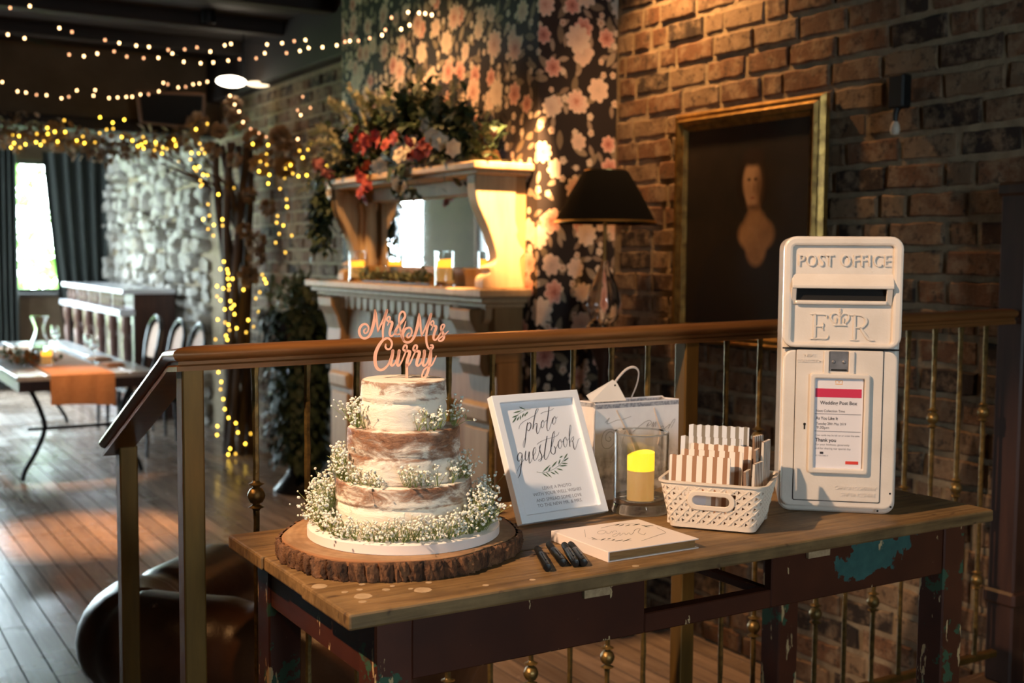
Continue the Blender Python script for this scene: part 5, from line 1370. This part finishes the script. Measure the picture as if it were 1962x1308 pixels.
MB().lathe([(.0, 0), (.075, 0), (.08, .008), (.06, .02), (.025, .03), (.02, .05), (.06, .09), (.075, .15), (.06, .22), (.022, .30), (.016, .33), (.0, .33)], 28).build('glass_base', M_GLASS, tl, smooth=True)
MB().tube([(0, 0, .33), (0, 0, .62)], .008, 10).build('stem', M_BRASS, tl, smooth=True)
for k in range(3):
    a = 2*PI*k/3; MB().tube([(0, 0, .60), (.087*math.cos(a), .087*math.sin(a), zb+.243)], .002, 5).build('spider', M_BRASS, tl)
MB().tube([(.06, -.07, .50), (.06, -.07, .46)], .0012, 4).sphere((.06, -.07, .455), .007, 8, 6).build('pull_cord', M_BRASS, tl, smooth=True)
dc = thing('decanter', 'small cut-glass decanter beside the lamp base', 'decanter', (2.79, 3.95, LZ+1.225))
MB().lathe([(0, 0), (.035, 0), (.04, .02), (.038, .06), (.015, .085), (.012, .11), (.017, .118), (.0, .118)], 18).build('bottle', M_GLASS, dc, smooth=True)
MB().sphere((0, 0, .134), .0155, 10, 8).build('stopper', M_GLASS, dc, smooth=True)

# ------------------------------------------------------------------ leather sofa below the platform
def leather():
    x = N('brown_leather'); v = x.co()
    c = x.ramp(x.noise(v, 6, 5), [(.3, (.050, .017, .007)), (.7, (.115, .042, .015))])
    x.bump(x.noise(v, 18, 6, .6), .25, .01); return x.set(c, .34)
M_LEATH = leather()
sf = thing('leather_sofa', 'brown leather chesterfield sofa with rolled back behind the balustrade', 'sofa', (.70, 3.25, LZ), math.atan2(-.57, .60))
SL, SD = .84, .72
MB().box(-.06, SL+.06, .02, SD-.02, .09, .28).build('base', M_LEATH, sf, bevel=.03, seg=3)
MB().box(-.05, SL+.05, -.06, .10, .11, .50).build('backrest', M_LEATH, sf, bevel=.05, seg=4)
for x in (-.07, SL-.06): MB().box(x, x+.13, .06, SD-.02, .11, .48).build('arm', M_LEATH, sf, bevel=.05, seg=4)
path = cr([(-.01, SD-.02, .49), (-.012, .45, .50), (-.008, .18, .505), (.04, .035, .51), (.16, .0, .51), (SL/2, -.006, .512), (SL-.16, .0, .51), (SL-.04, .035, .51), (SL+.008, .18, .505), (SL+.012, .45, .50), (SL+.01, SD-.02, .49)], 14)
rad = [(.148 if .2 < i/len(path) < .8 else .135)*(1-.075*max(0, math.cos(i*2*PI/23.0))**9) for i in range(len(path))]
MB().tube(path, rad, 24).build('rolled_top', M_LEATH, sf, smooth=True, angle=70)
for i in range(10, len(path)-10, 23):
    p = Vector(path[i]); MB().sphere((p.x, p.y-.06, p.z+.128), .012, 8, 5).build('button', M_LEATH, sf, smooth=True)
MB().box(.07, SL-.07, .11, SD, .27, .40).build('seat_cushion', M_LEATH, sf, bevel=.035, seg=3)
for (x, y) in ((0, .02), (SL, .02), (0, SD-.08), (SL, SD-.08)): MB().lathe([(.02, 0), (.028, .05), (.035, .10)], 12, Matrix.Translation((x, y, 0))).build('foot', M_DKWOOD, sf, smooth=True)

# ------------------------------------------------------------------ urn with trailing ivy
ur = thing('ivy_urn', 'tall black urn with trailing dark green ivy left of the fireplace', 'planter', (2.82, 7.35, LZ))
MB().lathe([(0, 0), (.185, 0), (.19, .02), (.16, .05), (.10, .12), (.07, .22), (.06, .45), (.08, .75), (.15, .98), (.19, 1.10), (.20, 1.14), (.18, 1.14), (.14, 1.02), (0, 1.0)], 36).build('urn', mat('glossy_black_urn', (.010, .011, .014), .22, .2), ur, smooth=True)
qi = random.Random(55); mb = MB()
for k in range(1700):
    a = qi.random()*2*PI; z = 1.22-qi.random()**1.2*1.02; r = .18+.05*math.sin(a*3)+qi.uniform(-.05, .035)-.05*(1.2-z)
    p = Vector((r*math.cos(a), r*math.sin(a), z)); p.x = min(p.x, .26); d = Vector((math.cos(a)*.4, math.sin(a)*.4, -.9+qi.uniform(-.4, .9))).normalized()*.085; mb.leaf(p, p+d, .05)
tag(mb.build('ivy', M_IVY, ur), kind='stuff')
mb = MB()
for k in range(330):
    a = qi.random()*2*PI; r = qi.random()*.22; p = Vector((r*math.cos(a), r*math.sin(a), 1.20+qi.uniform(0, .22)-r*.3)); d = Vector((qi.uniform(-1, 1), qi.uniform(-1, 1), qi.uniform(-.2, 1))).normalized()*.10; mb.leaf(p, p+d, .035)
tag(mb.build('top_leaves', M_IVY2, ur), kind='stuff')

# ------------------------------------------------------------------ twisted branch tree and garland
M_BRANCH = mat('dark_twisted_branch', (.035, .018, .010), .8, c2=(.075, .038, .02), scale=12, stretch=(1, 1, .3))
M_DRY = mat('dried_hydrangea', (.20, .115, .06), .85, c2=(.33, .20, .11), scale=30)
TRB = (2.93, 9.0, LZ)
tr_ = thing('branch_tree', 'dark twisted branch tree with dried flowers and fairy lights before the stone wall', 'tree', TRB)
qt = random.Random(13)
for k in range(7):
    a0 = 2*PI*k/7; pts = []
    for i in range(14):
        z = i/13*2.42; a = a0+z*1.1; r = .10*(1-.25*math.sin(z*2))+.03*max(0, z-1.7)*8*.12
        pts.append((r*math.cos(a)-.05*max(0, z-1.5), r*math.sin(a), z))
    MB().tube(cr(pts, 3), .030, 7).build('branch', M_BRANCH, tr_, smooth=True)
for k in range(10):
    a = qt.uniform(2.2, 4.6); b = [(0, 0, 1.75), (.25*math.cos(a)*.6, .25*math.sin(a), 2.05), (.55*math.cos(a), .5*math.sin(a), 2.25+qt.uniform(-.1, .15))]
    MB().tube(cr([tuple(p) for p in b], 5), [.014*(1-.06*i) for i in range(11)], 5).build('twig', M_BRANCH, tr_)
ME_D = None
mb = MB()
for k in range(70):
    d = Vector((qt.gauss(0, 1), qt.gauss(0, 1), qt.gauss(0, 1))).normalized()
    mb.leaf(d*.03, d*.085, .035, Vector((qt.random(), qt.random(), 1)))
o = mb.build('dried_bloom', M_DRY); ME_D = o.data; bpy.data.objects.remove(o)
for (x, y, z) in [(2.60, 8.9, 2.25), (2.75, 8.85, 2.20), (2.90, 8.85, 2.28), (3.0, 8.8, 2.15), (2.70, 8.85, 2.05), (2.85, 8.8, 1.98), (3.02, 8.7, 1.95), (2.95, 8.75, 1.72), (3.04, 8.6, 1.62), (2.92, 8.8, 1.45), (3.0, 8.75, 1.36), (2.98, 8.7, 1.25), (2.55, 8.95, 2.12), (3.02, 8.4, 2.0), (3.03, 8.2, 1.9), (3.03, 8.3, 2.12), (3.03, 8.05, 2.02), (2.86, 8.85, 2.38), (2.96, 8.82, 1.10)]:
    s = qt.uniform(.8, 1.25); reuse('dried_bloom', ME_D, tr_, (x-TRB[0], y-TRB[1], z-TRB[2]), (qt.random()*6, qt.random()*6, 0), (s, s, s))
gl = thing('beam_garland', 'dark foliage garland hanging along the beam over the dining end', 'garland', (1.0, 9.97, 2.27))
qg = random.Random(8); mb = MB()
for k in range(1500):
    x = qg.uniform(-.7, 2.75); p = Vector((x, 9.93+qg.gauss(0, .02), 2.17+.05*math.sin(x*5)+qg.gauss(0, .06))); p.y = min(p.y, 9.99); d = Vector((qg.uniform(-1, 1), qg.uniform(-1, .1), qg.uniform(-1, .7))).normalized()*.09
    mb.leaf(p, p+d, .04)
tag(place(mb.build('foliage', M_DRY, gl), (1.0, 9.97, 2.27)), kind='stuff')
place(MB().tube(cr([(-.7, 9.95, 2.2), (0, 9.95, 2.15), (1.0, 9.95, 2.2), (2, 9.95, 2.16), (2.75, 9.95, 2.2)], 6), .01, 6).build('vine', M_BRANCH, gl), (1.0, 9.97, 2.27))

# ------------------------------------------------------------------ fairy lights
from math import sin, cos
def ray(px, py):
    return fw + rt*((px-981)/FPX) + up*((654-py)/FPX)
CAMP = Vector((0, 0, 1.273))
def hit(px, py, ax, v):
    d = ray(px, py); i = 'XYZ'.index(ax); return CAMP + d*((v-CAMP[i])/d[i])
M_BULBY = emit('yellow_fairy_bulb', (1.0, .60, .05), 11.0); M_BULBW = emit('warm_fairy_bulb', (1.0, .58, .26), 10.0); M_BULBY2 = emit('dim_yellow_fairy_bulb', (1.0, .55, .05), 4.0); M_BULBW2 = emit('dim_warm_fairy_bulb', (1.0, .45, .20), 3.5); M_WIRE = mat('dark_wire', (.01, .012, .008), .6)
o = MB().sphere((0, 0, 0), .0075, 8, 6, (1, 1, 1.25)).build('bulb', M_BULBY, None, smooth=True); ME_BY = o.data; bpy.data.objects.remove(o)
o = MB().sphere((0, 0, 0), .0068, 8, 6, (1, 1, 1.25)).build('bulb', M_BULBW, None, smooth=True); ME_BW = o.data; bpy.data.objects.remove(o)
ME_D2 = {}
for me_, m_ in ((ME_BY, M_BULBY2), (ME_BW, M_BULBW2)):
    k_ = me_.copy(); k_.materials.clear(); k_.materials.append(m_); ME_D2[me_.name] = k_
qbulb = random.Random(99)
def lights(label, pts, me, group='fairy light strings', sort=None):
    if sort is not None: pts = sorted(pts, key=lambda p: p[sort])
    b = pts[0]; t = thing('fairy_lights', label, 'string lights', b, 0, group)
    for p in pts: reuse('bulb', me if qbulb.random() < .62 else ME_D2[me.name], t, tuple(p-b))
    w_ = [tuple(p-b+Vector((0, 0, .008))) for p in pts]
    if len(w_) > 2: MB().tube(cr(w_, 3), .0012, 3, caps=False).build('wire', M_WIRE, t)
def c1(s): return [(float(a)/2.973, float(b)/2.973) for a, b in (q_.split(',') for q_ in s.split())]
def c4(s): return [(x, y+400) for x, y in c1(s)]
G1 = c1('70,765 108,775 80,815 63,840 115,840 145,822 210,762 270,728 272,762 312,750 205,810 250,805 232,825 328,806 366,685 371,752 437,800 472,777 481,815 540,810 568,758 570,668 607,738 642,698 645,733 708,682 693,780 754,800 785,832 806,822 818,845 815,780 828,808 886,810 888,825 880,855 928,840 950,848 922,875 990,795 1000,812 1002,830 1038,785 1018,917')
G2 = c1('1116,736 1181,705 1138,818 1090,870 1085,908 1150,848 1165,873 1133,872 1108,955 1133,950 1118,972 1157,995 1183,995 1141,1027 1152,1050 1143,1060 1244,1107 1298,1064 1335,1070 1185,1163')
G2 += c4('1157,60 1193,38 1267,60 1218,92 1185,115 1215,152 1268,95 1275,300 1255,343 1294,345 1300,367 1298,398 1325,398 1236,440 1272,453 1305,435 1303,460 1387,460 1494,375 1506,400 1516,422 1457,510 1480,475 1236,498 1256,520 1312,525 1333,548 1317,565 1280,572 1336,600 1474,587 1240,630 1282,647 1302,660 1308,690 1348,680 1414,633 1445,672 1402,703 1227,743 1287,722 1295,745 1400,780 1244,930 1260,985 1256,1028 1272,1083 1280,1140 1302,1190 1343,1220 1355,1273 1428,1280 1238,1237 1236,1287')
G2 += [(x*.373, 820+y*.373) for x, y in ((1222, 22), (1260, 80), (1182, 105), (1172, 135), (1210, 132))]
G3 = c1('1440,820 1527,825 1519,873 1483,920 1519,937 1475,975 1534,995 1528,1045 1592,990 1590,1000 1564,952 1620,1013 1655,940 1668,988 1700,1003 1747,998 1630,960 1725,898 1706,858 1754,852 1774,823 1783,935 1860,945 1595,1075 1632,1135 1635,1178 1581,1230 1577,1268 1614,1282')+c4('1576,78 1614,93 1590,142 1662,152 1570,192 1625,248')
A1 = c1('58,45 170,35 338,160 410,182 598,228 679,245 776,260 848,267 958,284 1052,281 1122,270 1198,294 1280,258 1316,250 1521,253 1607,246 1676,234 1740,228')
A2 = c1('45,197 140,218 394,311 478,320 554,305 650,293 722,322 818,331 902,329 982,305 1047,352 1143,360 1215,356 1300,345 1364,337 1459,332 1508,303 1632,302 1708,290 1758,273 1837,269 1918,258')+[(560+x/2.973, y/2.973) for x, y in ((300, 238), (328, 233), (377, 232), (441, 218), (511, 200), (530, 170), (566, 100), (620, 166), (660, 70), (668, 143), (722, 74), (757, 77), (795, 85))]
A3 = c1('13,467 100,520 148,527 208,540 265,542 350,560 392,551 438,515 542,513 532,545 621,558 670,555 719,552 753,551 800,538 846,537 905,520 930,472 956,480 1015,498 1058,494 1100,480 1136,476 1181,465')
A4 = c1('1310,545 1337,595 1362,635 1385,695 1428,733 1475,758 1517,780 1530,900'); A5 = c1('1725,550 1768,614 1695,627 1713,655 1696,792')
def lim(px, py, Y, X):
    p = hit(px, py, 'Y', Y)
    return p if p.x < X else hit(px, py, 'X', X)
lights('yellow fairy lights threaded through the garland on the beam', [hit(x, y, 'Y', 9.86) for x, y in G1], ME_BY, sort=0)
lights('yellow fairy lights wound down the trunk of the branch tree', [lim(x, y, 8.80, 3.05) for x, y in G2], ME_BY, sort=2)
lights('yellow fairy lights trailing right from the branch tree along the brick wall', [lim(x, y, 8.60, 3.05) for x, y in G3], ME_BY, sort=1)
lights('upper warm fairy light string slung under the ceiling beams', [lim(x, y, 7.5, 2.6) for x, y in A1], ME_BW)
lights('lower warm fairy light string running under the ceiling to the wallpaper', [lim(x, y, 7.7, 2.62) for x, y in A2], ME_BW)
lights('warm fairy light string crossing the plastered beam past the loudspeaker', [hit(x, y, 'Y', 9.36) for x, y in A3], ME_BW)
lights('warm fairy light strand dropping from the white lamp to the branch tree', [lim(x, y, 8.7, 3.05) for x, y in A4], ME_BW)
lights('short warm fairy light strand on the brick wall left of the big arrangement', [hit(x, y, 'X', 3.06) for x, y in A5], ME_BW)

# ------------------------------------------------------------------ white lamp, loudspeaker
wl = thing('ceiling_lamp', 'bright white twin-lobed lamp hanging below the ceiling near the branch tree', 'lamp', (2.93, 8.8, 2.57))
M_LAMPW = emit('white_lamp_glass', (1, .86, .66), 9.0)
MB().sphere((-.10, 0, 0), .10, 18, 10, (1.15, .8, .42)).build('lamp_glass', M_LAMPW, wl, smooth=True)
MB().sphere((.105, -.02, -.006), .075, 18, 10, (1.2, .8, .30)).build('lamp_glass', emit('dim_lamp_glass', (1, .74, .46), 2.5), wl, smooth=True)
MB().tube([(0, 0, .03), (0, 0, .38)], .006, 8).build('rod', M_IRON, wl)
MB().tube([(-.05, 0, .03), (.08, 0, .03)], .006, 8).build('crossbar', M_IRON, wl)
spk = thing('loudspeaker', 'black wedge loudspeaker mounted below the plastered beam', 'loudspeaker', (2.56, 9.45, 2.26), -.15)
MB().add([(-.25, 0, .03), (.25, 0, .0), (.27, .02, .30), (-.28, .02, .29), (-.16, .27, .05), (.16, .27, .05), (.16, .27, .28), (-.16, .27, .28)], [(0, 3, 2, 1), (4, 5, 6, 7), (0, 1, 5, 4), (3, 7, 6, 2), (0, 4, 7, 3), (1, 2, 6, 5)]).build('cabinet', mat('orange_lit_cabinet', (.16, .075, .03), .5), spk, bevel=.01)  # black cabinet; orange lamp light painted in as its tan colour
MB().add([(-.225, -.004, .045), (.225, -.004, .02), (.24, .012, .27), (-.245, .012, .265), (-.225, .01, .045), (.225, .01, .02), (.24, .026, .27), (-.245, .026, .265)], [(0, 1, 2, 3), (4, 7, 6, 5), (0, 4, 5, 1), (1, 5, 6, 2), (2, 6, 7, 3), (3, 7, 4, 0)]).build('grille', M_BLACK, spk)
MB().tube([(0, .14, .28), (0, .14, .34), (0, .64, .34)], .015, 8).build('bracket', M_IRON, spk)

# ------------------------------------------------------------------ bar
M_BAR = mat('mahogany_bar', (.045, .016, .010), .35, c2=(.085, .03, .018), scale=5, stretch=(4, 4, .5))
M_BTOP = mat('window_lit_top', (.78, .78, .84), .15)  # window light on the dark wood top, put in as a pale colour
M_BARC = mat('polished_column', (.20, .12, .10), .18, .2)
br = thing('wooden_bar', 'mahogany bar counter with turned columns in front of the stone wall', 'bar', (2.60, 11.2, LZ))
def bw(mb, n, m=M_BAR, bevel=.006, **k): o = mb.build(n, m, br, bevel=bevel, **k); return o
bw(MB().box(.06, .43, .02, 2.85, 0, 1.19), 'carcass')
bw(MB().box(.05, .44, 0, .02, .0, 1.19), 'end_panel'); bw(MB().box(-.06, .44, -.03, 2.9, 1.19, 1.235), 'counter_top', M_BTOP, .01, seg=2)
bw(MB().box(-.09, .06, -.03, 2.9, .985, 1.045), 'ledge', M_BTOP, .01, seg=2)
bw(MB().box(-.05, .06, 0, 2.88, 0, .09), 'plinth')
for k in range(6):
    y = .06+k*.56
    bw(MB().lathe([(.045, .09), (.045, .14), (.03, .17), (.042, .30), (.026, .50), (.040, .72), (.026, .80), (.045, .84), (.05, .90), (.05, .985)], 16, Matrix.Translation((-.01, y, 0))), 'column', M_BARC, 0, smooth=True)
    for j in range(3 if k < 5 else 0):
        bw(MB().lathe([(.02, 1.045), (.012, 1.06), (.022, 1.10), (.012, 1.15), (.022, 1.19)], 10, Matrix.Translation((-.01, y+.10+j*.16, 0))), 'spindle', M_BARC, 0, smooth=True)
    if k < 5: bw(MB().box(.035, .058, y+.09, y+.47, .18, .90), 'front_panel', M_BAR, .01)

# ------------------------------------------------------------------ dining table with its setting
M_DTOP = mat('grey_dining_top', (.42, .41, .43), .18, c2=(.52, .51, .53), scale=8, stretch=(8, 1, 1))
dt = thing('dining_table', 'long dark dining table on curved iron legs at the far left', 'table', (1.2, 8.3, LZ))
for k in range(5): MB().box(.0+k*.184, .182+k*.184, 0, 3.3, .715, .75).build('board', M_DTOP, dt, bevel=.003)
for x in (.02, .86): MB().box(x, x+.035, .05, 3.25, .64, .714).build('apron', M_BAR, dt)
for y in (.05, 3.2): MB().box(.055, .86, y, y+.035, .64, .714).build('apron', M_BAR, dt)
for y in (.25, 3.0):
    for s, x in ((-1, .12), (1, .80)):
        MB().tube(cr([(x, y, .64), (x-s*.06, y, .50), (x-s*.09, y, .36), (x-s*.03, y, .20), (x+s*.04, y, .08), (x+s*.06, y, .01)], 5), .017, 8).build('leg', M_IRON, dt, smooth=True)
    MB().tube([(.10, y, .36), (.82, y, .36)], .012, 8).build('stretcher', M_IRON, dt)
M_RUN = mat('peach_runner', (.62, .27, .11), .8, c2=(.70, .33, .15), scale=60)
rn = thing('table_runner', 'peach fabric runner hanging over the near end of the dining table', 'cloth', (1.62, 8.3, LZ+.75))
vs = []; nx = 12; prof2 = [(2.6, .004), (1.8, .004), (1.0, .004), (.3, .004), (.02, .004), (-.012, .0), (-.018, -.06), (-.020, -.13), (-.018, -.20)]
for side in (0, .003):
    for (y, z) in prof2:
        for k in range(nx+1):
            s = k/nx-.5; droop = -.03*max(0, s+.1) if y < -.01 and z < -.15 else 0
            vs.append((s*.40+(.015*math.sin(s*14) if y < 0 else 0), y-.008*math.sin(s*18+1)*(1 if y < -.012 else 0)-side*(1 if y < -.005 else 0), z+droop+side*(1 if y > 0 else 0)))
W = nx+1; S = W*len(prof2); fs = []
for j in range(len(prof2)-1):
    for k in range(nx): a = j*W+k; fs += [(a, a+1, a+W+1, a+W), (S+a, S+a+W, S+a+W+1, S+a+1)]
o = MB().add(vs, fs).build('cloth', M_RUN, rn, smooth=True, angle=60)
jg = thing('glass_carafe', 'clear glass carafe standing on the dining table', 'carafe', (1.62, 9.95, LZ+.754))
MB().lathe([(0, 0), (.065, 0), (.075, .02), (.075, .09), (.045, .16), (.035, .21), (.055, .27), (.070, .31), (.066, .31), (.050, .27), (.030, .21), (.040, .16), (.070, .09), (.070, .022), (0, .012)], 24).build('glass', M_GLASS, jg, smooth=True)
MB().lathe([(0, .013), (.069, .022), (.069, .07), (0, .07)], 20).build('water', glass('water', (.95, .97, 1), 0, 1.33), jg, smooth=True)
hurricane('candle_jar', 'orange candle in a glass on the peach runner of the dining table', (1.50, 8.95, LZ+.756), .05, .13, .038, .095, .015, M_GLOW2)
tf = thing('table_foliage', 'orange and green leaves lying along the dining table runner', 'foliage', (1.40, 9.2, LZ+.754))
q = random.Random(61); mb = MB(); mb2 = MB()
for k in range(360):
    p = Vector((q.gauss(0, .07), q.uniform(-.25, .55), abs(q.gauss(0, .03))+.004)); d = Vector((q.uniform(-1, 1), q.uniform(-1, 1), q.uniform(.05, .9))).normalized()*.06
    (mb if k % 2 else mb2).leaf(p, p+d, .03)
tag(mb.build('green_leaves', M_IVY2, tf), kind='stuff'); tag(mb2.build('orange_leaves', mat('orange_leaf', (.45, .16, .02), .7), tf), kind='stuff')
for k, (x, y) in enumerate(((1.86, 9.1), (1.92, 9.6), (1.80, 10.3), (1.90, 10.9))):
    g = thing('wine_glass', ['wine glass nearest the runner on the dining table', 'wine glass second along the dining table right side', 'wine glass third along the dining table right side', 'wine glass at the far end of the dining table'][k], 'glass', (x, y, LZ+.751), 0, 'wine glasses on the dining table')
    MB().lathe([(0, 0), (.035, 0), (.034, .003), (.005, .008), (.004, .08), (.02, .10), (.036, .13), (.033, .18), (.031, .18), (.033, .13), (.015, .102), (0, .095)], 18).build('goblet', M_GLASS, g, smooth=True)
for k, (x, y) in enumerate(((1.93, 8.85), (1.95, 9.35))):
    g = thing('place_setting', ['folded peach napkin at the nearer place on the dining table', 'folded peach napkin at the second place on the dining table'][k], 'napkin', (x, y, LZ+.751), .1, 'napkins on the dining table')
    MB().box(-.07, .07, -.10, .10, 0, .012).build('napkin', M_RUN, g, bevel=.004); MB().box(-.05, .06, -.09, .09, .012, .022).build('napkin_fold', M_RUN, g, bevel=.004)
# chairs
M_CHF = mat('black_chair_frame', (.012, .012, .014), .25); M_CHP = mat('tan_upholstery', (.36, .22, .16), .8, c2=(.42, .27, .20), scale=60)
def chair(label, loc, rz):
    t = thing('dining_chair', label, 'chair', loc, rz, 'chairs at the dining table')
    MB().box(-.21, .21, -.20, .22, .42, .455).build('seat_frame', M_CHF, t, bevel=.01)
    MB().box(-.195, .195, -.185, .205, .455, .49).build('seat', M_CHP, t, bevel=.02, seg=3)
    for (x, y) in ((-.18, .19), (.18, .19), (-.17, -.18), (.17, -.18)): MB().tube([(x, y, .42), (x*1.06, y*1.06, 0)], [.02, .013], 8).build('leg', M_CHF, t, smooth=True)
    lp = cr([(-.16, -.19, .44), (-.17, -.21, .60), (-.205, -.24, .78), (-.17, -.27, .93), (0, -.285, 1.01), (.17, -.27, .93), (.205, -.24, .78), (.17, -.21, .60), (.16, -.19, .44)], 6)
    MB().tube(lp, .019, 8).build('back_frame', M_CHF, t, smooth=True)
    ins = [(p[0]*.86, p[2]*.93+.04) for p in lp[8:-8]]
    MB().prism(ins, -.012, .014, Matrix.Translation((0, -.10, 0)) @ Matrix.Rotation(R(12), 4, 'X')).build('back_pad', M_CHP, t, bevel=.006)
    return t
chair('nearer tan balloon-back chair on the bar side of the dining table', (2.44, 9.30, LZ), R(90))
chair('second tan balloon-back chair on the bar side of the dining table', (2.46, 9.95, LZ), R(90))
chair('tan balloon-back chair on the bar side, furthest along the dining table', (2.44, 10.65, LZ), R(90))
chair('tan balloon-back chair at the left side of the dining table', (.80, 9.4, LZ), R(-90))
# ceiling spot fittings that carry the warm downlights; fireplace and steps ones added
M_SPOTG = emit('spot_lens', (1, .7, .4), 6.0)
for lab, (x, y) in (('recessed ceiling spotlight above the hall floor', (1.30, 6.75)), ('ceiling spotlight by the corner of the chimney breast', (2.56, 3.62)), ('ceiling spotlight above the brick wall', (2.84, 3.80)), ('added ceiling spotlight for warm fill before the fireplace', (1.75, 5.30)), ('ceiling spotlight near the branch tree', (2.45, 8.10)), ('ceiling spotlight over the dining table end', (1.25, 7.75)), ('added ceiling spotlight above the steps', (-.70, 2.75)), ('ceiling spotlight aimed across at the table', (-.95, 1.72))):
    c = thing('ceiling_spotlight', lab, 'spotlight', (x, y, CZ-.12), 0, 'ceiling spotlights')
    MB().lathe([(.045, .02), (.048, .02), (.048, .12), (.001, .12), (.001, .11), (.043, .11)], 20, caps=False).build('housing', M_IRON, c, smooth=True)
